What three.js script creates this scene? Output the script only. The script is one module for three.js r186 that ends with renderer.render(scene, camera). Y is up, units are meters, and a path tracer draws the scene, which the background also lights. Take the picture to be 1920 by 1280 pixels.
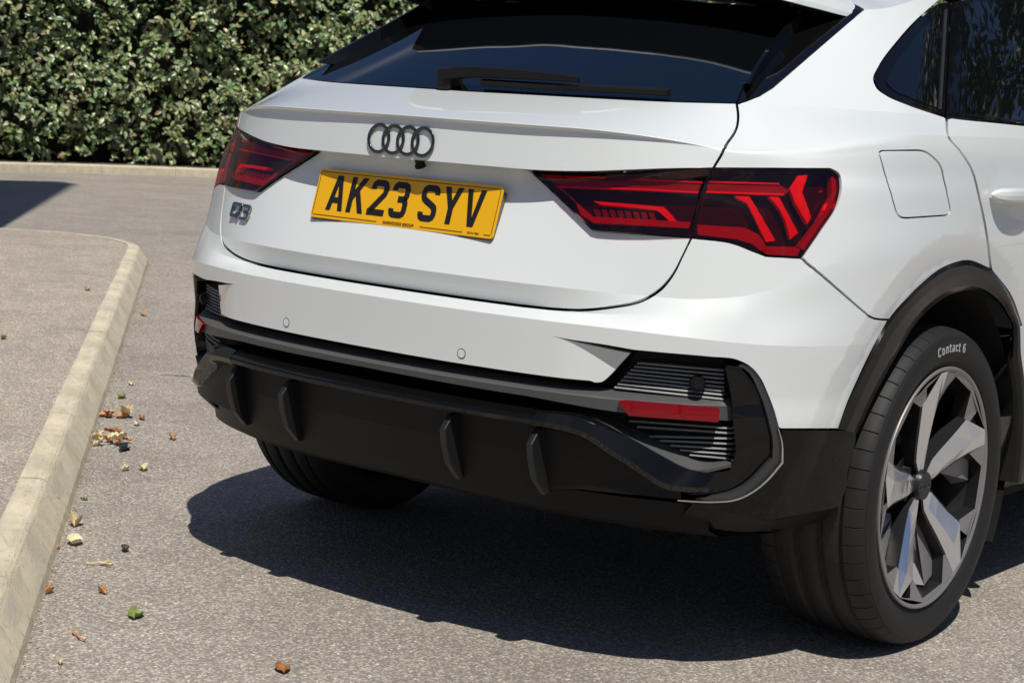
import * as THREE from 'three';
import { mergeGeometries } from 'three/addons/utils/BufferGeometryUtils.js';
import { FontLoader } from 'three/addons/loaders/FontLoader.js';
import { TextGeometry } from 'three/addons/geometries/TextGeometry.js';
import { RoundedBoxGeometry } from 'three/addons/geometries/RoundedBoxGeometry.js';

// ------------------------------------------------------------------ camera, sky, sun, exposure
const scene = new THREE.Scene();
const renderer = new THREE.WebGLRenderer({ antialias: true });
renderer.toneMapping = THREE.LinearToneMapping;
renderer.toneMappingExposure = 1.0;
renderer.shadowMap.enabled = true;
renderer.shadowMap.type = THREE.PCFSoftShadowMap;

const camera = new THREE.PerspectiveCamera(21.866, 1.5, 0.1, 600);
camera.position.set(2.5009, 1.1385, 2.8063);
camera.quaternion.setFromRotationMatrix(new THREE.Matrix4().makeBasis(
  new THREE.Vector3(0.78212, 0.06174, -0.62006),
  new THREE.Vector3(-0.13182, 0.98895, -0.06781),
  new THREE.Vector3(0.60902, 0.13477, 0.78162)));
camera.focus = 3.9;
camera.userData.fStop = 13;
scene.add(camera);

const SUN = new THREE.Vector3(0.385, 1, 0.36).normalize();
function rnd(seed) { let s = seed >>> 0; return () => { s = (s + 0x6D2B79F5) | 0; let t = Math.imul(s ^ (s >>> 15), 1 | s); t = (t + Math.imul(t ^ (t >>> 7), 61 | t)) ^ t; return ((t ^ (t >>> 14)) >>> 0) / 4294967296; }; }
const clamp = (x, a = 0, b = 1) => Math.min(b, Math.max(a, x));
const sstep = (a, b, x) => { const t = clamp((x - a) / (b - a)); return t * t * (3 - 2 * t); };
const lerp = (a, b, t) => a + (b - a) * t;
{ // clear summer sky: deep blue overhead, paler towards the horizon, a few thin cirrus streaks
  const W = 1024, Hh = 512, data = new Float32Array(W * Hh * 4);
  const hash = (x, y) => { const s = Math.sin(x * 127.1 + y * 311.7) * 43758.5453; return s - Math.floor(s); };
  const vn = (x, y) => { const i = Math.floor(x), j = Math.floor(y), f = x - i, g = y - j, a = f * f * (3 - 2 * f), b = g * g * (3 - 2 * g); return lerp(lerp(hash(i, j), hash(i + 1, j), a), lerp(hash(i, j + 1), hash(i + 1, j + 1), a), b); };
  for (let j = 0; j < Hh; j++) for (let i = 0; i < W; i++) {
    const th = (0.5 - (j + 0.5) / Hh) * -Math.PI, ph = ((i + 0.5) / W - 0.5) * 2 * Math.PI;   // row 0 is the bottom of the sky
    const d = new THREE.Vector3(Math.cos(th) * Math.cos(ph), Math.sin(th), Math.cos(th) * Math.sin(ph));
    const e = Math.max(d.y, 0), h = Math.pow(1 - e, 3.2);
    const mu = clamp(d.dot(SUN), -1, 1), glow = 0.55 * Math.exp(-(1 - mu) * 6) + 0.9 * Math.exp(-(1 - mu) * 60);
    let r = lerp(0.029, 0.155, h) + glow * 0.34, g = lerp(0.074, 0.205, h) + glow * 0.34, b = lerp(0.20, 0.295, h) + glow * 0.33;
    if (d.y > 0.05) {
      const x = d.x / (d.y + 0.25), z = d.z / (d.y + 0.25);
      let c = 0.6 * vn(x * 2.2 + 3, z * 7 + 1) + 0.3 * vn(x * 5 + 9, z * 15 + 4) + 0.1 * vn(x * 13, z * 33);
      c = sstep(0.62, 0.9, c) * 0.35 * sstep(0.05, 0.3, d.y);
      r = lerp(r, 0.6, c); g = lerp(g, 0.64, c); b = lerp(b, 0.7, c);
    }
    const k = (j * W + i) * 4;
    if (d.y < 0) { const f = sstep(0, -0.08, d.y); r = lerp(r, 0.14, f); g = lerp(g, 0.13, f); b = lerp(b, 0.12, f); }
    data[k] = r; data[k + 1] = g; data[k + 2] = b; data[k + 3] = 1;
  }
  const t = new THREE.DataTexture(data, W, Hh, THREE.RGBAFormat, THREE.FloatType);
  t.mapping = THREE.EquirectangularReflectionMapping; t.magFilter = THREE.LinearFilter; t.minFilter = THREE.LinearFilter; t.needsUpdate = true;
  scene.background = t; scene.environment = t;
  scene.backgroundIntensity = 1; scene.environmentIntensity = 1;
}
const sun = new THREE.DirectionalLight(new THREE.Color().setRGB(1.0, 0.955, 0.88), 4.3);
sun.position.copy(SUN).multiplyScalar(40); sun.target.position.set(0, 0, 0);
sun.castShadow = true; sun.shadow.mapSize.set(4096, 4096); sun.shadow.radius = 1;
Object.assign(sun.shadow.camera, { left: -22, right: 14, top: 22, bottom: -14, near: 1, far: 90 });
scene.add(sun, sun.target);

// ------------------------------------------------------------------ textures and materials
function tex(n, f, { srgb = false, rep = [1, 1] } = {}) {
  const d = new Uint8Array(n * n * 4);
  for (let y = 0; y < n; y++) for (let x = 0; x < n; x++) { const c = f(x, y), k = (y * n + x) * 4; for (let q = 0; q < 3; q++) d[k + q] = clamp(Array.isArray(c) ? c[q] : c) * 255; d[k + 3] = 255; }
  const t = new THREE.DataTexture(d, n, n, THREE.RGBAFormat);
  t.wrapS = t.wrapT = THREE.RepeatWrapping; t.magFilter = THREE.LinearFilter; t.minFilter = THREE.LinearMipmapLinearFilter; t.generateMipmaps = true;
  if (srgb) t.colorSpace = THREE.SRGBColorSpace;
  t.repeat.set(...rep); t.needsUpdate = true; return t;
}
function tileNoise(n, cells, seed) { // periodic value noise over n x n pixels
  const R = rnd(seed), g = Float32Array.from({ length: cells * cells }, () => R()), out = new Float32Array(n * n);
  for (let y = 0; y < n; y++) for (let x = 0; x < n; x++) {
    const fx = x / n * cells, fy = y / n * cells, i = Math.floor(fx), j = Math.floor(fy), a = fx - i, b = fy - j, s = a * a * (3 - 2 * a), t = b * b * (3 - 2 * b);
    const G = (p, q) => g[(q % cells) * cells + (p % cells)];
    out[y * n + x] = lerp(lerp(G(i, j), G(i + 1, j), s), lerp(G(i, j + 1), G(i + 1, j + 1), s), t);
  }
  return out;
}
const toS = (l) => l <= 0.0031308 ? l * 12.92 : 1.055 * Math.pow(l, 1 / 2.4) - 0.055;
const rgb = (r, g, b) => new THREE.Color().setRGB(r, g, b);
function stoneField(n, count, r0, r1, seed) { // scattered aggregate: height and id of the stone on top
  const R = rnd(seed), h = new Float32Array(n * n), id = new Float32Array(n * n);
  for (let k = 0; k < count; k++) {
    const cx = R() * n, cy = R() * n, r = lerp(r0, r1, R() * R()), tone = R(), e = lerp(0.7, 1.4, R()), a = R() * 3.14, top = lerp(0.45, 1, R());
    for (let y = Math.floor(cy - r * 1.4); y <= cy + r * 1.4; y++) for (let x = Math.floor(cx - r * 1.4); x <= cx + r * 1.4; x++) {
      const dx = x - cx, dy = y - cy, p = (dx * Math.cos(a) + dy * Math.sin(a)) * e, q = (-dx * Math.sin(a) + dy * Math.cos(a)) / e, m = (Math.abs(p) ** 2.6 + Math.abs(q) ** 2.6) ** (1 / 2.6) / r;
      if (m > 1) continue;
      const hh = top * (1 - m ** 4), o = ((y % n + n) % n) * n + ((x % n + n) % n);
      if (hh > h[o]) { h[o] = hh; id[o] = tone; }
    }
  }
  return { h, id };
}
function asphalt(n, metres, seed, tint) {
  const s = stoneField(n, Math.round(n * n / 5), 0.8, 1.9, seed), lo = tileNoise(n, 9, seed + 1), mid = tileNoise(n, 40, seed + 2), fine = tileNoise(n, n / 2, seed + 3);
  const map = tex(n, (x, y) => {
    const o = y * n + x, st = s.h[o], tone = s.id[o];
    let v = st < 0.12 ? 0.055 : lerp(0.095, 0.26, tone * tone);
    if (tone > 0.975 && st > 0.3) v = 0.36;
    v = lerp(v, 0.15, 0.3); v *= 0.86 + 0.28 * lo[o] * 0.6 + 0.22 * (mid[o] - 0.3) * 0.7 + 0.12 * (fine[o] - 0.5);
    const w = lerp(0.94, 1.06, (tone * 7.3) % 1);
    return [toS(v * tint[0] * w), toS(v * tint[1]), toS(v * tint[2] / w)];
  }, { srgb: true, rep: [1 / metres, 1 / metres] });
  const bump = tex(n, (x, y) => { const o = y * n + x; return 0.75 * s.h[o] + 0.25 * fine[o]; }, { rep: [1 / metres, 1 / metres] });
  return { map, bump };
}
const aRoad = asphalt(2048, 4.6, 11, [2.72, 2.36, 1.98]);
const roadMat = new THREE.MeshStandardMaterial({ map: aRoad.map, bumpMap: aRoad.bump, bumpScale: 0.0022, roughness: 0.92 });
const aPave = asphalt(1024, 2.3, 41, [3.25, 2.72, 2.22]);
const paveMat = new THREE.MeshStandardMaterial({ map: aPave.map, bumpMap: aPave.bump, bumpScale: 0.002, roughness: 0.92 });
const concrete = (() => {
  const n = 512, a = tileNoise(n, 6, 5), b = tileNoise(n, 30, 6), c = tileNoise(n, 200, 7), R = rnd(8), pit = new Float32Array(n * n);
  for (let k = 0; k < 500; k++) { const x = R() * n | 0, y = R() * n | 0, r = 1 + R() * 2; for (let j = -3; j <= 3; j++) for (let i = -3; i <= 3; i++) if (i * i + j * j < r * r) pit[((y + j + n) % n) * n + (x + i + n) % n] = 1; }
  // long scuffs left by tyres, along the kerb
  const sc = new Float32Array(n * n); for (let k = 0; k < 60; k++) { const x = R() * n, y = R() * n, l = 24 + R() * 90, w = 2 + R() * 9, st = 0.25 + 0.6 * R() * R(), dy = (R() - 0.35) * 0.9; for (let t = 0; t < l; t++) for (let q = -w; q <= w; q++) { const X = (Math.floor(x + t) % n + n) % n, Y = (Math.floor(y + dy * t + q) % n + n) % n, e = st * (1 - (q / (w + 1)) ** 2) * Math.sin(Math.PI * t / l); sc[Y * n + X] = Math.max(sc[Y * n + X], e); } }
  const map = tex(n, (x, y) => { const o = y * n + x; let v = 0.50 + 0.16 * (a[o] - 0.5) + 0.09 * (b[o] - 0.5) + 0.07 * (c[o] - 0.5) - 0.09 * pit[o]; const s = sc[o] * (0.4 + 0.6 * b[o]); v = lerp(v, 0.24, 0.6 * s); return [toS(v * lerp(1.14, 1, s)), toS(v * lerp(1.01, 1, s)), toS(v * lerp(0.74, 0.95, s))]; }, { srgb: true, rep: [1 / 1.1, 1 / 1.1] });
  const bump = tex(n, (x, y) => { const o = y * n + x; return 0.5 + 0.35 * (b[o] - 0.5) + 0.3 * (c[o] - 0.5) - 0.5 * pit[o]; }, { rep: [1 / 1.1, 1 / 1.1] });
  return new THREE.MeshStandardMaterial({ map, bumpMap: bump, bumpScale: 0.002, roughness: 0.9 });
})();
const grainBump = (() => { const n = 256, s = stoneField(n, 7000, 1.2, 3, 77); return tex(n, (x, y) => s.h[y * n + x], { rep: [14, 14] }); })();
const phys = (o) => new THREE.MeshPhysicalMaterial(o);
const M = {
  paint: phys({ name: 'white_paint', color: rgb(0.70, 0.735, 0.728), roughness: 0.35, clearcoat: 1, clearcoatRoughness: 0.03, ior: 1.5 }),
  gloss: phys({ name: 'gloss_black', color: rgb(0.0035, 0.0035, 0.004), roughness: 0.10, specularIntensity: 0.1, clearcoat: 0.65, clearcoatRoughness: 0.02 }),
  glossWarm: phys({ name: 'gloss_black_lower', color: rgb(0.005, 0.0048, 0.0046), roughness: 0.2, specularIntensity: 0.1, clearcoat: 0.48, clearcoatRoughness: 0.05 }),
  matte: phys({ name: 'matte_black_plastic', color: rgb(0.0075, 0.0072, 0.007), roughness: 0.5, specularIntensity: 0.45, bumpMap: grainBump, bumpScale: 0.0002 }),
  grey: new THREE.MeshStandardMaterial({ name: 'dark_grey_plastic', color: rgb(0.075, 0.0755, 0.076), roughness: 0.5, bumpMap: grainBump, bumpScale: 0.0003 }),
  slat: new THREE.MeshStandardMaterial({ name: 'grille_plastic', color: rgb(0.20, 0.204, 0.20), roughness: 0.4 }),
  dark: new THREE.MeshStandardMaterial({ name: 'black_liner', color: rgb(0.003, 0.003, 0.003), roughness: 0.9 }),
  glass: phys({ name: 'privacy_glass', color: rgb(0.003, 0.004, 0.005), roughness: 0.0, ior: 1.75, clearcoat: 0 }),
  satin: new THREE.MeshStandardMaterial({ name: 'satin_grey_metal', color: rgb(0.09, 0.093, 0.097), roughness: 0.35, metalness: 0.75 }),
  chrome: new THREE.MeshStandardMaterial({ name: 'chrome', color: rgb(0.60, 0.61, 0.62), roughness: 0.1, metalness: 1 }),
  ring: phys({ name: 'black_chrome', color: rgb(0.035, 0.04, 0.04), roughness: 0.12, metalness: 0.6, clearcoat: 1, clearcoatRoughness: 0.03 }),
  lens: phys({ name: 'red_lens', color: rgb(0.92, 0.075, 0.10), roughness: 0.02, transmission: 1, thickness: 0, ior: 1.5 }),
  housing: phys({ name: 'lamp_housing', color: rgb(0.022, 0.012, 0.014), roughness: 0.12 }),
  light: phys({ name: 'lamp_light_guide', color: rgb(0.68, 0.28, 0.29), roughness: 0.2 }),
  guide: phys({ name: 'lamp_frosted_guide', color: rgb(0.22, 0.19, 0.21), roughness: 0.16 }),
  rim: phys({ name: 'red_reflector_rim', color: rgb(0.50, 0.22, 0.22), roughness: 0.18, metalness: 0.45 }),
  reflector: phys({ name: 'red_reflector', color: rgb(0.19, 0.001, 0.004), roughness: 0.3, specularIntensity: 0.3, clearcoat: 0.6, clearcoatRoughness: 0.03 }),
  fin: new THREE.MeshStandardMaterial({ name: 'fin_plastic', color: rgb(0.011, 0.011, 0.0112), roughness: 0.45 }),
  badge: new THREE.MeshStandardMaterial({ name: 'dark_chrome', color: rgb(0.34, 0.35, 0.35), roughness: 0.06, metalness: 1 }),
  cell: new THREE.MeshStandardMaterial({ name: 'lamp_reflector_cell', color: rgb(0.75, 0.72, 0.72), roughness: 0.12, metalness: 0.9 }),
  rubber: new THREE.MeshStandardMaterial({ name: 'tyre_rubber', color: rgb(0.0095, 0.0090, 0.0086), roughness: 0.65 }),
  tread: new THREE.MeshStandardMaterial({ name: 'tread_rubber', color: rgb(0.042, 0.039, 0.036), roughness: 0.85 }),
  machined: new THREE.MeshStandardMaterial({ name: 'machined_alloy', color: rgb(0.84, 0.88, 0.94), roughness: 0.28, metalness: 1 }),
  alloy: new THREE.MeshStandardMaterial({ name: 'grey_painted_alloy', color: rgb(0.27, 0.262, 0.262), roughness: 0.42, metalness: 0.45 }),
  alloyDark: new THREE.MeshStandardMaterial({ name: 'dark_painted_alloy', color: rgb(0.014, 0.014, 0.015), roughness: 0.4, metalness: 0.2 }),
  plate: phys({ name: 'yellow_plate', color: rgb(0.80, 0.415, 0.0), roughness: 0.45, clearcoat: 0.15, clearcoatRoughness: 0.12 }),
  ink: new THREE.MeshStandardMaterial({ name: 'black_print', color: rgb(0.012, 0.011, 0.010), roughness: 0.4 }),
  print: new THREE.MeshStandardMaterial({ name: 'pale_print', color: rgb(0.42, 0.42, 0.41), roughness: 0.7 }),
  holder: new THREE.MeshStandardMaterial({ name: 'plate_back', color: rgb(0.16, 0.15, 0.14), roughness: 0.6 }),
};

// ------------------------------------------------------------------ helpers
const used = {};
function numbered(n) { const k = used[n] = (used[n] ?? -1) + 1; return k ? `${n}_${String(k).padStart(3, '0')}` : n; }
function prep(o) { o.traverse((m) => { if (m.isMesh) { m.castShadow = true; m.receiveShadow = true; } }); return o; }
function tag(o, label, category, group, kind) { o.userData.label = label; o.userData.category = category; if (group) o.userData.group = group; if (kind) o.userData.kind = kind; return o; }
function top(o, name) { o.name = numbered(name); scene.add(o); return o; }
function structure(name, geo, mat, label, category) { const m = new THREE.Mesh(geo, mat); top(m, name); m.userData.kind = 'structure'; m.userData.label = label; m.userData.category = category; return prep(m); }
function part(parent, name, geo, mat, label) { const m = new THREE.Mesh(geo, mat); m.name = name; if (label) m.userData.label = label; parent.add(m); return m; }
function geoFrom(pos, nor, idx, uv) {
  const g = new THREE.BufferGeometry(); g.setAttribute('position', new THREE.Float32BufferAttribute(pos, 3));
  if (nor) g.setAttribute('normal', new THREE.Float32BufferAttribute(nor, 3));
  g.setAttribute('uv', new THREE.Float32BufferAttribute(uv ?? new Float32Array(pos.length / 3 * 2), 2));
  if (idx) g.setIndex(idx); if (!nor) g.computeVertexNormals(); return g;
}
function mirror(g) { // the same piece on the other side of the car
  const m = g.clone(), p = m.attributes.position, n = m.attributes.normal;
  for (let i = 0; i < p.count; i++) { p.setX(i, -p.getX(i)); if (n) n.setX(i, -n.getX(i)); }
  if (m.index) { const a = m.index.array; for (let i = 0; i < a.length; i += 3) { const t = a[i]; a[i] = a[i + 1]; a[i + 1] = t; } }
  else for (const at of Object.values(m.attributes)) { const s = at.itemSize, a = at.array; for (let i = 0; i < at.count; i += 3) for (let q = 0; q < s; q++) { const t = a[i * s + q]; a[i * s + q] = a[(i + 1) * s + q]; a[(i + 1) * s + q] = t; } }
  return m;
}
const V = (x, y, z) => new THREE.Vector3(x, y, z);
function merge(list) { return mergeGeometries(list.map((g) => { const h = g.index ? g.toNonIndexed() : g; for (const k of Object.keys(h.attributes)) if (!['position', 'normal', 'uv'].includes(k)) h.deleteAttribute(k); if (!h.attributes.uv) h.setAttribute('uv', new THREE.Float32BufferAttribute(new Float32Array(h.attributes.position.count * 2), 2)); return h; })); }
function box(w, h, d, x = 0, y = 0, z = 0, r = 0) { const g = r ? new RoundedBoxGeometry(w, h, d, 2, r) : new THREE.BoxGeometry(w, h, d); g.translate(x, y, z); return g; }
// surface through several polylines: smooth along them, creased from one to the next
function loft(lines, { closed = false, sub = 4 } = {}) {
  const L = lines.map((l) => { const c = new THREE.CatmullRomCurve3(l.map((p) => p.isVector3 ? p : V(...p)), false, 'centripetal'); return c.getPoints((l.length - 1) * sub); });
  const pos = [], nor = [], idx = []; const S = L.length - (closed ? 0 : 1);
  for (let s = 0; s < S; s++) {
    const A = L[s], B = L[(s + 1) % L.length], n = A.length, b0 = pos.length / 3, N = [];
    for (let i = 0; i < n; i++) { const t = A[Math.min(i + 1, n - 1)].clone().sub(A[Math.max(i - 1, 0)]).add(B[Math.min(i + 1, n - 1)].clone().sub(B[Math.max(i - 1, 0)])); N.push(t.cross(B[i].clone().sub(A[i])).normalize()); }
    for (let i = 0; i < n; i++) { pos.push(A[i].x, A[i].y, A[i].z, B[i].x, B[i].y, B[i].z); nor.push(...N[i].toArray(), ...N[i].toArray()); }
    for (let i = 0; i < n - 1; i++) { const k = b0 + i * 2; idx.push(k, k + 2, k + 1, k + 1, k + 2, k + 3); }
  }
  // end caps
  if (closed) for (const e of [0, L[0].length - 1]) {
    const c = L.map((l) => l[e]), m = c.reduce((a, p) => a.add(p), V(0, 0, 0)).multiplyScalar(1 / c.length), q = c[0].clone().sub(m).cross(c[1].clone().sub(m)).normalize().multiplyScalar(e ? -1 : 1);
    const b = pos.length / 3; for (const p of [m, ...c]) { pos.push(p.x, p.y, p.z); nor.push(q.x, q.y, q.z); }
    for (let i = 0; i < c.length; i++) e ? idx.push(b, b + 1 + (i + 1) % c.length, b + 1 + i) : idx.push(b, b + 1 + i, b + 1 + (i + 1) % c.length);
  }
  return geoFrom(pos, nor, idx);
}
function tube(pts, r, seg = 8, n) { return new THREE.TubeGeometry(new THREE.CatmullRomCurve3(pts.map((p) => p.isVector3 ? p : V(...p))), n ?? pts.length * 4, r, seg, false); }

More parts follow.
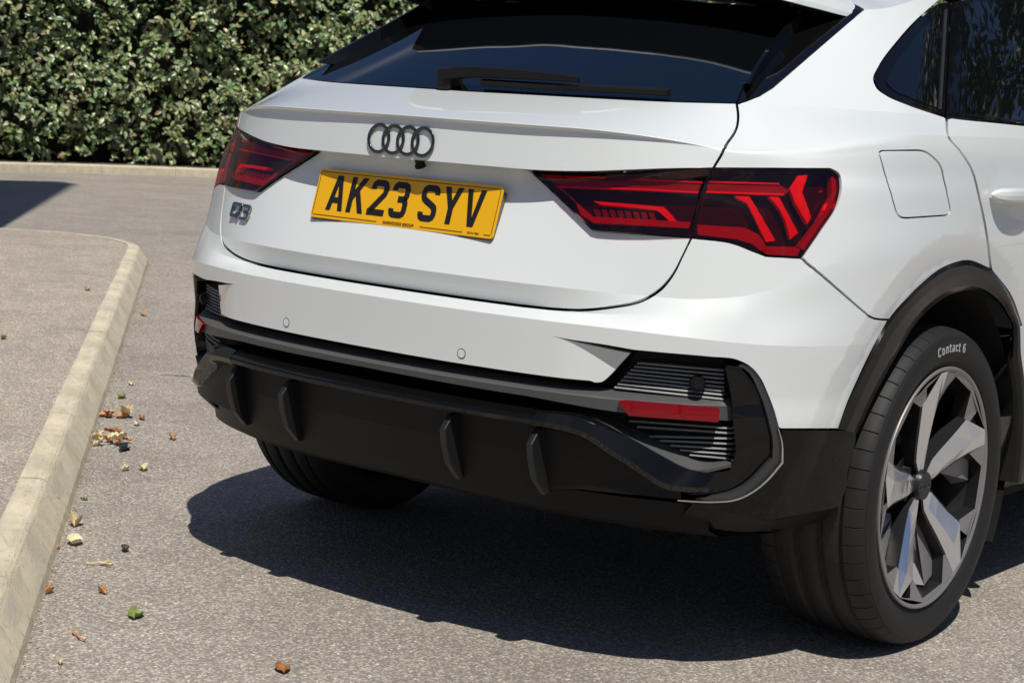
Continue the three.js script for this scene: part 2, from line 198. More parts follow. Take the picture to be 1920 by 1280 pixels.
// ------------------------------------------------------------------ the car's skin: a net of character lines (rows: roof to sill, columns: tail centre round the side to the nose)
const NET = [[[0.0,1.5,-0.95],[0.0,1.5029,-0.95],[0.0,1.5058,-0.95],[0.0,1.5087,-0.95],[0.0,1.5116,-0.95],[0.0,1.5145,-0.95],[0.0,1.5175,-0.95],[0.0,1.5204,-0.95],[0.0,1.5233,-0.95],[0.0,1.5262,-0.95],[0.0,1.529,-1.0],[0.0,1.5318,-1.05],[0.0,1.5346,-1.1],[0.0,1.5373,-1.15],[0.0,1.54,-1.2],[0.0,1.5429,-1.3],[0.0,1.5462,-1.4],[0.0,1.5495,-1.5],[0.0,1.5523,-1.65],[0.0,1.5543,-1.85],[0.0,1.555,-2.2],[0.0,1.545,-2.5],[0.0,1.52,-2.7],[0.0,1.45,-2.9],[0.0,1.32,-3.1],[0.0,1.22,-3.2]],[[0.0,1.475,-0.88],[0.06,1.4719,-0.8805],[0.12,1.4685,-0.8822],[0.18,1.4648,-0.8852],[0.23,1.4611,-0.8888],[0.27,1.4577,-0.8925],[0.305,1.4546,-0.8965],[0.335,1.4522,-0.9006],[0.3625,1.4506,-0.9049],[0.3875,1.45,-0.9093],[0.42,1.4557,-0.96],[0.435,1.4698,-1.03],[0.445,1.4875,-1.1],[0.452,1.5041,-1.18],[0.456,1.515,-1.25],[0.46,1.5213,-1.36],[0.462,1.5272,-1.47],[0.464,1.5323,-1.58],[0.466,1.5364,-1.75],[0.468,1.539,-1.95],[0.47,1.54,-2.25],[0.47,1.53,-2.55],[0.46,1.44,-2.85],[0.4,1.28,-3.15],[0.28,1.12,-3.35],[0.0,1.08,-3.45]],[[0.0,1.412,-0.7],[0.0936,1.4098,-0.7013],[0.1872,1.4077,-0.7056],[0.2808,1.4056,-0.7137],[0.3588,1.4034,-0.7243],[0.4212,1.4009,-0.7361],[0.4758,1.398,-0.7493],[0.5226,1.3932,-0.7633],[0.5655,1.3877,-0.7786],[0.6045,1.385,-0.7949],[0.628,1.3899,-0.83],[0.64,1.4,-0.895],[0.645,1.4163,-0.965],[0.645,1.435,-1.045],[0.645,1.4502,-1.13],[0.645,1.4642,-1.24],[0.645,1.475,-1.36],[0.646,1.4838,-1.5],[0.647,1.4918,-1.66],[0.648,1.4977,-1.9],[0.65,1.5,-2.25],[0.682,1.4,-2.65],[0.66,1.26,-3.05],[0.56,1.1,-3.4],[0.38,1.04,-3.6],[0.0,1.02,-3.7]],[[0.0,1.272,-0.43],[0.096,1.2711,-0.4314],[0.192,1.2702,-0.4359],[0.288,1.2691,-0.4445],[0.368,1.2681,-0.4558],[0.432,1.2672,-0.4684],[0.488,1.2663,-0.4827],[0.536,1.2656,-0.4979],[0.58,1.2652,-0.5144],[0.62,1.265,-0.532],[0.652,1.2672,-0.585],[0.684,1.2726,-0.648],[0.709,1.2794,-0.72],[0.728,1.2858,-0.8],[0.742,1.29,-0.89],[0.753,1.2925,-1.0],[0.762,1.2948,-1.12],[0.768,1.2969,-1.25],[0.772,1.2985,-1.41],[0.775,1.2996,-1.66],[0.777,1.3,-2.15],[0.77,1.22,-2.75],[0.74,1.09,-3.2],[0.64,1.03,-3.6],[0.44,0.99,-3.85],[0.0,0.98,-3.95]],[[0.0,1.153,-0.2],[0.0996,1.1535,-0.2015],[0.1992,1.1539,-0.2064],[0.2988,1.1543,-0.2158],[0.3818,1.1548,-0.2282],[0.4482,1.1555,-0.2422],[0.5063,1.1568,-0.2582],[0.5561,1.1587,-0.2751],[0.6018,1.1606,-0.2937],[0.6432,1.162,-0.3134],[0.684,1.1629,-0.372],[0.724,1.1637,-0.44],[0.758,1.164,-0.51],[0.787,1.1639,-0.585],[0.811,1.1637,-0.66],[0.8322,1.1634,-0.799],[0.8462,1.163,-0.9435],[0.8533,1.1621,-1.088],[0.858,1.1601,-1.277],[0.858,1.1562,-1.566],[0.858,1.15,-2.144],[0.858,1.08,-2.922],[0.858,1.0235,-3.34],[0.7979,0.98,-3.75],[0.532,0.9529,-4.08],[0.0,0.93,-4.16]],[[0.0,1.095,0.022],[0.114,1.0947,0.0194],[0.228,1.0944,0.0116],[0.342,1.0941,-0.0047],[0.437,1.0935,-0.0286],[0.513,1.0903,-0.0576],[0.5795,1.085,-0.0924],[0.6365,1.0778,-0.131],[0.6887,1.073,-0.1749],[0.7362,1.0763,-0.2229],[0.785,1.083,-0.295],[0.818,1.0936,-0.36],[0.841,1.105,-0.435],[0.857,1.1134,-0.515],[0.868,1.119,-0.61],[0.877,1.1215,-0.754],[0.883,1.1233,-0.901],[0.886,1.124,-1.048],[0.888,1.121,-1.242],[0.888,1.1127,-1.536],[0.888,1.1,-2.124],[0.888,1.0576,-2.912],[0.888,1.0,-3.364],[0.8258,0.9579,-3.83],[0.5506,0.9189,-4.16],[0.0,0.88,-4.24]],[[0.0,1.0875,0.0135],[0.1152,1.0872,0.0105],[0.2304,1.0869,0.0021],[0.3456,1.0866,-0.0145],[0.4416,1.086,-0.0382],[0.5184,1.0832,-0.0664],[0.5856,1.0785,-0.0991],[0.6432,1.0711,-0.1329],[0.696,1.066,-0.1698],[0.744,1.066,-0.2131],[0.793,1.066,-0.28],[0.827,1.071,-0.345],[0.851,1.078,-0.42],[0.867,1.082,-0.5],[0.879,1.084,-0.6],[0.8893,1.0837,-0.745],[0.8962,1.0827,-0.8925],[0.8997,1.0809,-1.04],[0.902,1.0783,-1.235],[0.902,1.0747,-1.53],[0.902,1.07,-2.12],[0.902,1.0303,-2.91],[0.902,0.97,-3.37],[0.8389,0.9252,-3.85],[0.5592,0.8826,-4.18],[0.0,0.84,-4.26]],[[0.0,1.004,0.022],[0.117,1.0043,0.0188],[0.234,1.0045,0.0104],[0.351,1.005,-0.0062],[0.4485,1.0105,-0.03],[0.5265,1.019,-0.0584],[0.5948,1.0269,-0.0919],[0.6532,1.032,-0.1285],[0.7069,1.033,-0.1693],[0.7556,1.0336,-0.2134],[0.803,1.034,-0.272],[0.835,1.0344,-0.335],[0.858,1.0347,-0.405],[0.873,1.0349,-0.485],[0.885,1.035,-0.59],[0.8949,1.0349,-0.736],[0.9015,1.0346,-0.884],[0.9048,1.034,-1.032],[0.907,1.033,-1.228],[0.907,1.0317,-1.524],[0.907,1.03,-2.116],[0.907,0.9912,-2.908],[0.907,0.93,-3.376],[0.8435,0.8852,-3.87],[0.5623,0.8426,-4.2],[0.0,0.8,-4.28]],[[0.0,0.9985,-0.032],[0.1182,0.9985,-0.0336],[0.2364,0.9985,-0.0405],[0.3546,0.9985,-0.0545],[0.4531,1.0019,-0.0681],[0.5319,1.006,-0.0849],[0.6008,1.0074,-0.106],[0.66,1.008,-0.1326],[0.7141,1.0077,-0.1669],[0.7634,1.007,-0.2071],[0.812,1.0059,-0.258],[0.845,1.0045,-0.32],[0.867,1.003,-0.393],[0.881,1.0014,-0.475],[0.892,1.0,-0.58],[0.9001,0.9988,-0.727],[0.9055,0.9979,-0.8755],[0.9082,0.9968,-1.024],[0.91,0.9954,-1.221],[0.91,0.9932,-1.518],[0.91,0.99,-2.112],[0.91,0.9507,-2.906],[0.91,0.89,-3.382],[0.8463,0.8452,-3.89],[0.5642,0.8026,-4.22],[0.0,0.76,-4.3]],[[0.0,0.94,-0.018],[0.12,0.9408,-0.0189],[0.24,0.9416,-0.0248],[0.36,0.9425,-0.0355],[0.46,0.9434,-0.0476],[0.54,0.9444,-0.0644],[0.61,0.9453,-0.0867],[0.67,0.9462,-0.116],[0.725,0.9471,-0.1494],[0.775,0.9479,-0.1856],[0.822,0.9486,-0.238],[0.852,0.9492,-0.298],[0.875,0.9496,-0.373],[0.889,0.9499,-0.457],[0.899,0.95,-0.57],[0.9049,0.9498,-0.718],[0.9088,0.9491,-0.867],[0.9107,0.9479,-1.016],[0.912,0.946,-1.214],[0.912,0.9434,-1.512],[0.912,0.94,-2.108],[0.912,0.9002,-2.904],[0.912,0.84,-3.388],[0.8482,0.7979,-3.91],[0.5654,0.7589,-4.24],[0.0,0.72,-4.32]],[[0.0,0.779,0.05],[0.12,0.7791,0.0478],[0.24,0.7792,0.0404],[0.36,0.7793,0.0255],[0.46,0.7794,0.0048],[0.54,0.7795,-0.0192],[0.61,0.7797,-0.0469],[0.67,0.78,-0.0764],[0.725,0.786,-0.1092],[0.775,0.797,-0.1448],[0.826,0.822,-0.205],[0.861,0.855,-0.269],[0.886,0.873,-0.349],[0.902,0.8781,-0.44],[0.911,0.88,-0.56],[0.9128,0.8798,-0.709],[0.914,0.8791,-0.8585],[0.9146,0.8779,-1.008],[0.915,0.876,-1.207],[0.915,0.8734,-1.506],[0.915,0.87,-2.104],[0.915,0.8286,-2.902],[0.915,0.77,-3.394],[0.851,0.7364,-3.93],[0.5673,0.7082,-4.26],[0.0,0.68,-4.34]],[[0.0,0.7335,0.036],[0.12,0.7335,0.0343],[0.24,0.7335,0.0273],[0.36,0.7335,0.0133],[0.46,0.7335,0.0013],[0.54,0.7382,-0.0081],[0.61,0.745,-0.0289],[0.67,0.7486,-0.0571],[0.725,0.752,-0.0896],[0.775,0.7563,-0.125],[0.825,0.762,-0.186],[0.862,0.773,-0.252],[0.89,0.785,-0.333],[0.907,0.7948,-0.428],[0.917,0.8,-0.55],[0.9157,0.7998,-0.7],[0.9148,0.7991,-0.85],[0.9143,0.7979,-1.0],[0.914,0.796,-1.2],[0.914,0.7934,-1.5],[0.914,0.79,-2.1],[0.914,0.7526,-2.9],[0.914,0.7,-3.4],[0.85,0.67,-3.95],[0.5667,0.645,-4.28],[0.0,0.62,-4.36]],[[0.0,0.717,0.097],[0.12,0.7167,0.0943],[0.24,0.7165,0.0865],[0.36,0.7163,0.0712],[0.46,0.716,0.0501],[0.54,0.7155,0.0257],[0.61,0.7141,-0.0026],[0.67,0.7116,-0.0333],[0.725,0.709,-0.0674],[0.775,0.7063,-0.1042],[0.827,0.704,-0.16],[0.866,0.7028,-0.23],[0.895,0.702,-0.316],[0.913,0.7012,-0.418],[0.923,0.7,-0.55],[0.9181,0.6983,-0.7],[0.9148,0.6962,-0.85],[0.9131,0.6934,-1.0],[0.912,0.6899,-1.2],[0.912,0.6854,-1.5],[0.912,0.68,-2.1],[0.912,0.6675,-2.9],[0.912,0.645,-3.4],[0.8482,0.6166,-3.95],[0.5654,0.5869,-4.28],[0.0,0.56,-4.36]],[[0.0,0.607,0.093],[0.12,0.6069,0.0906],[0.24,0.6068,0.0831],[0.36,0.6067,0.0681],[0.46,0.6067,0.0473],[0.54,0.6066,0.0231],[0.61,0.6065,-0.0051],[0.67,0.6064,-0.0356],[0.725,0.6062,-0.0696],[0.775,0.606,-0.1063],[0.826,0.6056,-0.163],[0.865,0.6047,-0.233],[0.894,0.6034,-0.318],[0.912,0.6019,-0.42],[0.922,0.6,-0.55],[0.9153,0.597,-0.7],[0.9108,0.5921,-0.85],[0.9085,0.5857,-1.0],[0.907,0.578,-1.2],[0.907,0.5693,-1.5],[0.907,0.56,-2.1],[0.907,0.5481,-2.9],[0.907,0.5327,-3.4],[0.8435,0.5151,-3.95],[0.5623,0.497,-4.28],[0.0,0.48,-4.36]],[[0.0,0.5,0.093],[0.12,0.5,0.0906],[0.24,0.5,0.0831],[0.36,0.5,0.0681],[0.46,0.5,0.0473],[0.54,0.5,0.0231],[0.61,0.5,-0.0051],[0.67,0.5,-0.0356],[0.725,0.5,-0.0696],[0.775,0.5,-0.1063],[0.826,0.5,-0.163],[0.865,0.5,-0.233],[0.893,0.5,-0.318],[0.911,0.5,-0.42],[0.921,0.5,-0.55],[0.9124,0.4955,-0.7],[0.9068,0.4837,-0.85],[0.9039,0.4674,-1.0],[0.902,0.4496,-1.2],[0.902,0.4328,-1.5],[0.902,0.42,-2.1],[0.902,0.4108,-2.9],[0.902,0.4026,-3.4],[0.8389,0.3951,-3.95],[0.5592,0.3877,-4.28],[0.0,0.38,-4.36]],[[0.0,0.3,0.03],[0.1164,0.2986,0.0279],[0.2328,0.2973,0.021],[0.3492,0.2961,0.0072],[0.4462,0.2948,-0.0118],[0.5238,0.2936,-0.0337],[0.5917,0.2924,-0.0593],[0.6499,0.2912,-0.0869],[0.7032,0.2899,-0.1176],[0.7518,0.2886,-0.1506],[0.79,0.2871,-0.215],[0.83,0.2856,-0.275],[0.86,0.2839,-0.35],[0.88,0.282,-0.44],[0.89,0.28,-0.55],[0.8819,0.2777,-0.7],[0.8765,0.2751,-0.85],[0.8738,0.272,-1.0],[0.872,0.2685,-1.2],[0.872,0.2645,-1.5],[0.872,0.26,-2.1],[0.872,0.2541,-2.9],[0.872,0.2463,-3.4],[0.811,0.2376,-3.95],[0.5406,0.2285,-4.28],[0.0,0.22,-4.36]]];
const CR = [[[0,0],[25,0]],[[0,0],[25,0]],[[0,0.5],[9,0.6],[12,1],[25,1]],[[0,0],[25,0]],[[0,1],[8,1],[11,0.3],[13,1],[25,1]],[[0,0.85],[6,0.7],[9,0.3],[11,0.2],[14,0.8],[25,0.8]],[[0,0.8],[7,0.4],[9,0],[25,0]],[[0,1],[7,1],[10,0],[25,0]],[[0,1],[5,1],[8,0],[25,0]],[[0,0],[25,0]],[[0,1],[8,1],[10,0.9],[12,0],[25,0]],[[0,1],[4,1],[6.5,0],[25,0]],[[0,1],[10,1],[13,0.5],[15,0],[25,0]],[[0,0],[25,0]],[[0,0],[25,0]],[[0,0],[25,0]]];   // how sharp each line is along its length
const UG = 3.905;
// outlines of the cut panels (column, row on the net)
const D = {
  tail: [[0.0,4.015],[0.64,4.015],[1.28,4.015],[1.92,4.015],[2.56,4.015],[3.201,4.015],[3.841,4.015],[4.481,4.015],[5.121,4.015],[5.761,4.015],[6.401,4.015],[7.041,4.015],[7.681,4.015],[8.321,4.015],[8.329,4.106],[8.335,4.177],[8.328,4.247],[8.31,4.317],[8.283,4.387],[8.246,4.455],[8.197,4.522],[8.122,4.599],[8.043,4.675],[7.976,4.738],[7.908,4.803],[7.847,4.873],[7.797,4.952],[7.73,5.519],[7.647,6.086],[7.587,6.28],[7.518,6.461],[7.45,6.628],[7.383,6.789],[7.318,6.953],[6.955,7.0],[6.591,7.0],[6.227,7.0],[5.863,7.0],[5.499,7.0],[5.135,7.0],[4.771,7.0],[4.407,7.0],[4.043,7.0],[3.679,7.0],[3.315,7.0],[2.951,7.0],[2.587,7.0],[2.517,7.0],[2.497,7.98],[2.537,8.047],[2.761,8.413],[2.999,8.747],[3.261,8.98],[3.537,9.124],[3.821,9.241],[4.113,9.346],[4.278,9.355],[4.675,9.352],[5.08,9.35],[5.492,9.349],[5.914,9.349],[6.35,9.349],[6.799,9.35],[6.776,9.384],[6.752,9.417],[6.729,9.45],[6.706,9.483],[6.682,9.515],[6.657,9.547],[6.633,9.578],[6.609,9.61],[6.586,9.641],[6.56,9.672],[6.531,9.702],[6.497,9.731],[6.453,9.765],[6.404,9.798],[6.35,9.83],[6.293,9.862],[6.23,9.892],[6.168,9.918],[6.102,9.944],[6.032,9.969],[5.96,9.992],[5.891,10.064],[5.821,10.155],[5.705,10.273],[5.579,10.363],[5.447,10.432],[5.311,10.49],[5.174,10.541],[5.037,10.592],[4.902,10.643],[4.764,10.69],[4.622,10.732],[4.48,10.77],[4.338,10.803],[4.2,10.832],[4.109,10.847],[4.019,10.86],[3.932,10.871],[3.846,10.88],[3.76,10.89],[3.676,10.9],[3.538,10.916],[3.402,10.929],[3.27,10.938],[3.14,10.946],[3.012,10.953],[2.888,10.961],[2.475,10.961],[2.063,10.961],[1.65,10.961],[1.238,10.961],[0.825,10.961],[0.413,10.961],[0.0,10.961]],
  lampIn: [[6.852,9.342],[6.404,9.341],[5.973,9.342],[5.552,9.344],[5.141,9.346],[4.736,9.35],[4.338,9.354],[4.172,9.343],[3.885,9.241],[3.605,9.127],[3.332,8.989],[3.071,8.765],[2.829,8.437],[2.605,8.03],[4.0,7.95],[5.0,7.75],[6.0,7.4],[6.992,7.08],[7.292,7.082],[7.184,7.429],[7.077,7.761],[7.01,7.939],[6.953,8.07],[6.906,8.186],[6.867,8.326],[6.843,8.463],[6.831,8.588],[6.824,8.699],[6.815,8.796],[6.802,8.89],[6.791,8.973],[6.782,9.043],[6.774,9.103],[6.768,9.159],[6.765,9.211],[6.765,9.277]],
  lampOut: [[7.387,7.066],[7.279,7.421],[7.172,7.748],[7.106,7.922],[7.048,8.052],[7.0,8.167],[6.961,8.307],[6.937,8.445],[6.924,8.573],[6.916,8.687],[6.907,8.786],[6.894,8.881],[6.882,8.966],[6.872,9.037],[6.864,9.098],[6.858,9.154],[6.855,9.207],[6.855,9.273],[6.949,9.334],[7.152,9.341],[7.358,9.346],[7.564,9.351],[7.773,9.359],[7.983,9.371],[8.197,9.39],[8.316,9.403],[8.436,9.418],[8.556,9.435],[8.675,9.451],[8.787,9.467],[8.897,9.485],[9.004,9.503],[9.107,9.522],[9.207,9.542],[9.672,9.582],[10.179,9.644],[10.279,9.57],[10.384,9.492],[10.493,9.408],[10.604,9.315],[10.713,9.209],[10.807,9.111],[10.906,9.0],[10.998,8.868],[11.073,8.716],[11.119,8.538],[11.137,8.409],[11.149,8.265],[11.155,8.109],[11.154,7.942],[11.145,7.741],[11.136,7.487],[11.12,7.215],[11.07,7.013],[10.973,6.884],[10.862,6.776],[10.497,6.774],[10.058,6.793],[9.669,6.823],[9.303,6.858],[8.921,6.893],[8.508,6.928],[8.088,6.963],[7.684,7.001]],
  quarter: [[8.447,4.03],[8.452,4.104],[8.455,4.176],[8.444,4.246],[8.42,4.315],[8.388,4.384],[8.346,4.452],[8.296,4.52],[8.216,4.607],[8.129,4.694],[8.059,4.758],[7.989,4.823],[7.925,4.894],[7.874,4.974],[7.793,5.774],[7.725,6.137],[7.664,6.323],[7.6,6.484],[7.536,6.634],[7.473,6.781],[7.412,6.929],[7.457,6.938],[7.934,6.886],[8.427,6.841],[8.919,6.798],[9.367,6.753],[9.798,6.708],[10.282,6.678],[10.825,6.666],[10.931,6.743],[11.038,6.818],[11.125,6.92],[11.189,7.128],[11.212,7.433],[11.221,7.733],[11.229,7.941],[11.228,8.113],[11.22,8.273],[11.206,8.42],[11.188,8.553],[11.14,8.733],[11.067,8.887],[10.977,9.021],[10.879,9.134],[10.786,9.233],[10.677,9.339],[10.565,9.431],[10.454,9.515],[10.346,9.592],[10.244,9.665],[10.293,9.665],[10.714,9.917],[11.124,10.247],[11.52,10.545],[11.912,10.822],[12.311,11.096],[12.72,11.363],[12.946,11.448],[13.152,11.488],[13.27,11.504],[13.384,11.516],[13.48,11.525],[13.495,11.515],[13.631,11.417],[13.768,11.316],[13.907,11.213],[14.051,11.11],[14.2,11.006],[14.356,10.904],[14.487,10.819],[14.619,10.73],[14.754,10.641],[14.896,10.557],[15.047,10.483],[15.209,10.424],[15.321,10.392],[15.437,10.361],[15.558,10.335],[15.681,10.316],[15.803,10.308],[15.925,10.312],[16.048,10.334],[16.178,10.371],[16.313,10.418],[16.45,10.469],[16.584,10.521],[16.712,10.567],[16.732,10.575],[16.657,10.412],[16.583,10.245],[16.509,10.077],[16.437,9.909],[16.367,9.743],[16.318,9.577],[16.266,9.397],[16.213,9.209],[16.155,9.006],[16.093,8.782],[16.027,8.535],[15.959,8.266],[15.896,7.981],[15.837,7.652],[15.778,7.29],[15.715,6.977],[15.639,6.725],[15.549,6.505],[15.493,6.391],[15.435,6.28],[15.375,6.168],[15.316,6.052],[15.258,5.93],[15.203,5.802],[15.138,5.658],[15.069,5.514],[15.003,5.366],[14.948,5.209],[14.911,5.041],[14.917,4.875],[14.949,4.703],[14.991,4.522],[15.036,4.337],[15.075,4.154],[15.056,4.076],[14.897,3.998],[14.72,3.972],[14.545,3.946],[14.366,3.918],[14.174,3.888],[13.96,3.854],[13.816,3.834],[13.658,3.813],[13.49,3.791],[13.318,3.767],[13.149,3.739],[12.99,3.706],[12.857,3.672],[12.724,3.636],[12.601,3.593],[12.477,3.535],[12.36,3.47],[12.27,3.405],[12.221,3.346],[12.203,3.286],[12.199,3.228],[12.197,3.172],[12.197,3.088],[12.217,3.008],[12.256,2.933],[12.307,2.861],[12.368,2.792],[12.435,2.725],[12.508,2.66],[12.591,2.597],[12.687,2.536],[12.794,2.478],[12.914,2.422],[13.047,2.368],[13.176,2.324],[13.319,2.282],[13.473,2.242],[13.633,2.202],[13.795,2.162],[13.952,2.122],[14.152,1.9],[14.987,1.9],[15.823,1.9],[16.658,1.9],[17.494,1.9],[18.329,1.9],[19.165,1.9],[20.0,1.9],[20.0,1.2],[19.091,1.2],[18.182,1.2],[17.273,1.2],[16.364,1.2],[15.455,1.2],[14.545,1.2],[13.636,1.2],[12.727,1.2],[11.818,1.2],[10.909,1.2],[10.0,1.2],[9.3,1.6],[9.6,1.95],[9.396,2.125],[9.333,2.318],[9.344,2.503],[9.372,2.684],[9.386,2.866],[9.365,3.057],[9.336,3.254],[9.305,3.456],[9.261,3.659],[9.076,3.846],[8.783,3.956],[8.537,4.017]],
  flapHole: [[12.562,6.124],[12.541,6.013],[12.556,5.924],[12.608,5.869],[12.696,5.852],[13.145,5.858],[13.591,5.852],[13.996,5.833],[14.11,5.841],[14.212,5.88],[14.304,5.948],[14.39,6.041],[14.51,6.186],[14.597,6.301],[14.67,6.429],[14.728,6.572],[14.771,6.734],[14.867,7.362],[14.966,8.076],[15.078,8.639],[15.092,8.771],[15.068,8.863],[15.008,8.919],[14.911,8.942],[14.532,8.966],[14.153,8.989],[13.746,9.012],[13.617,9.002],[13.509,8.955],[13.424,8.871],[13.359,8.746],[13.198,8.313],[13.044,7.791],[12.925,7.092],[12.752,6.594]],
  flap: [[12.63,6.176],[12.607,6.071],[12.623,5.99],[12.675,5.94],[12.763,5.925],[13.184,5.935],[13.602,5.936],[13.983,5.927],[14.097,5.936],[14.2,5.975],[14.293,6.04],[14.379,6.129],[14.469,6.234],[14.557,6.348],[14.631,6.476],[14.689,6.619],[14.733,6.783],[14.827,7.381],[14.922,8.05],[15.03,8.58],[15.046,8.715],[15.024,8.808],[14.964,8.866],[14.869,8.889],[14.513,8.912],[14.157,8.934],[13.774,8.956],[13.645,8.945],[13.537,8.898],[13.451,8.812],[13.386,8.684],[13.231,8.263],[13.087,7.755],[12.974,7.09],[12.811,6.616]],
  glass: [[0.0,3.985],[0.756,3.985],[1.512,3.985],[2.268,3.985],[3.024,3.985],[3.779,3.985],[4.535,3.985],[5.291,3.985],[6.047,3.985],[6.803,3.985],[7.559,3.985],[8.315,3.985],[8.315,3.985],[7.797,3.603],[7.677,3.325],[7.535,3.054],[7.347,2.803],[7.136,2.569],[6.946,2.334],[6.464,2.192],[5.756,2.027],[5.756,2.15],[5.117,2.15],[4.477,2.15],[3.838,2.15],[3.198,2.15],[2.558,2.15],[1.919,2.15],[1.279,2.15],[0.64,2.15],[0.0,2.15]],
  pillar: [[8.442,3.989],[7.865,3.602],[7.754,3.331],[7.623,3.067],[7.448,2.82],[7.227,2.58],[7.026,2.34],[6.482,2.169],[5.84,2.023],[5.94,1.75],[9.45,1.75],[9.361,2.136],[9.297,2.325],[9.302,2.505],[9.325,2.681],[9.336,2.859],[9.312,3.044],[9.279,3.237],[9.244,3.434],[9.197,3.632],[9.021,3.825],[8.695,3.935],[8.503,3.994]],
  qwin: [[12.336,3.404],[12.454,3.467],[12.57,3.53],[12.689,3.587],[12.968,3.678],[13.297,3.733],[13.65,3.772],[13.959,3.811],[14.273,3.863],[14.547,3.906],[14.812,3.947],[15.085,3.988],[15.025,3.738],[14.953,3.478],[14.876,3.224],[14.805,2.989],[14.749,2.772],[14.703,2.565],[14.661,2.359],[14.616,2.148],[14.029,2.158],[13.96,2.181],[13.746,2.236],[13.53,2.291],[13.323,2.347],[13.139,2.407],[12.944,2.487],[12.777,2.571],[12.635,2.661],[12.515,2.755],[12.412,2.848],[12.32,2.943],[12.259,3.047],[12.246,3.162],[12.261,3.22],[12.284,3.281],[12.311,3.343]],
  qglass: [[12.798,3.463],[12.951,3.525],[13.109,3.581],[13.344,3.637],[13.591,3.675],[13.828,3.704],[14.036,3.734],[14.261,3.773],[14.466,3.809],[14.66,3.843],[14.853,3.878],[14.776,3.624],[14.686,3.367],[14.593,3.121],[14.513,2.894],[14.452,2.682],[14.401,2.474],[14.353,2.264],[14.186,2.309],[14.017,2.353],[13.849,2.399],[13.692,2.447],[13.47,2.536],[13.291,2.633],[13.145,2.738],[13.023,2.846],[12.919,2.95],[12.828,3.059],[12.77,3.175],[12.757,3.302],[12.775,3.382]],
  strip: [[14.87,3.901],[14.939,3.907],[14.867,3.649],[14.782,3.385],[14.695,3.133],[14.619,2.902],[14.561,2.685],[14.513,2.474],[14.468,2.262],[14.362,2.276],[14.412,2.487],[14.465,2.696],[14.528,2.91],[14.61,3.139],[14.704,3.388],[14.794,3.647]],
  dtrim: [[15.145,3.985],[15.087,3.735],[15.017,3.475],[14.944,3.221],[14.877,2.986],[14.822,2.771],[14.777,2.564],[14.735,2.36],[14.691,2.15],[17.3,2.05],[17.975,2.05],[18.65,2.05],[19.325,2.05],[20.0,2.05],[20.0,3.98],[19.45,3.98],[18.9,3.98],[17.539,4.204],[17.219,4.199],[16.89,4.19],[16.532,4.177],[16.172,4.168],[15.844,4.158],[15.538,4.139],[15.404,4.124],[15.272,4.108],[15.143,4.092]],
  dglass: [[15.524,3.941],[15.487,3.693],[15.443,3.438],[15.399,3.193],[15.36,2.967],[15.328,2.761],[15.3,2.564],[15.273,2.369],[15.245,2.171],[17.9,2.15],[18.4,2.15],[18.9,2.15],[19.4,2.15],[19.9,2.15],[19.9,3.85],[19.55,3.85],[19.2,3.85],[17.525,3.968],[17.062,3.961],[16.564,3.952],[16.013,3.947],[15.524,3.941]],
  door: [[17.539,4.204],[17.219,4.199],[16.89,4.19],[16.532,4.177],[16.172,4.168],[15.844,4.158],[15.538,4.139],[15.404,4.124],[15.272,4.108],[15.147,4.172],[15.109,4.346],[15.064,4.52],[15.022,4.691],[14.991,4.855],[14.978,5.008],[15.015,5.175],[15.07,5.331],[15.136,5.479],[15.206,5.623],[15.27,5.768],[15.325,5.898],[15.382,6.022],[15.442,6.139],[15.501,6.252],[15.56,6.365],[15.615,6.479],[15.706,6.699],[15.782,6.948],[15.846,7.255],[15.906,7.617],[15.965,7.952],[16.029,8.239],[16.1,8.515],[16.17,8.768],[16.237,8.997],[16.298,9.204],[16.354,9.396],[16.408,9.579],[16.456,9.745],[16.521,9.911],[16.592,10.079],[16.664,10.248],[16.736,10.415],[16.808,10.579],[16.867,10.664],[16.987,10.773],[17.103,10.877],[17.216,10.978],[17.323,11.076],[17.422,11.172],[17.51,11.269],[17.6,11.387],[17.678,11.507],[17.748,11.629],[17.812,11.752],[17.874,11.874],[17.937,11.997],[17.843,12.3],[17.992,12.773],[18.107,13.249],[18.193,13.72],[18.247,14.132],[18.254,14.821],[19.0,14.967],[20.0,14.8],[20.0,9.0],[20.0,4.02],[19.5,4.02]],
  front: [[20.03,1.2],[20.03,14.8],[21.011,14.235],[21.032,13.696],[21.073,13.138],[21.141,12.598],[21.23,12.062],[21.335,11.359],[21.459,10.614],[21.607,10.019],[21.763,9.524],[21.918,9.122],[22.065,8.838],[22.202,8.734],[22.33,8.839],[22.445,9.143],[22.548,9.587],[22.634,10.164],[22.703,10.857],[22.781,11.863],[22.85,12.507],[22.904,13.072],[22.941,13.647],[22.957,14.158],[23.6,14.9],[24.4,14.9],[24.97,14.9],[24.97,0.3],[22.0,0.3],[20.03,0.3]],
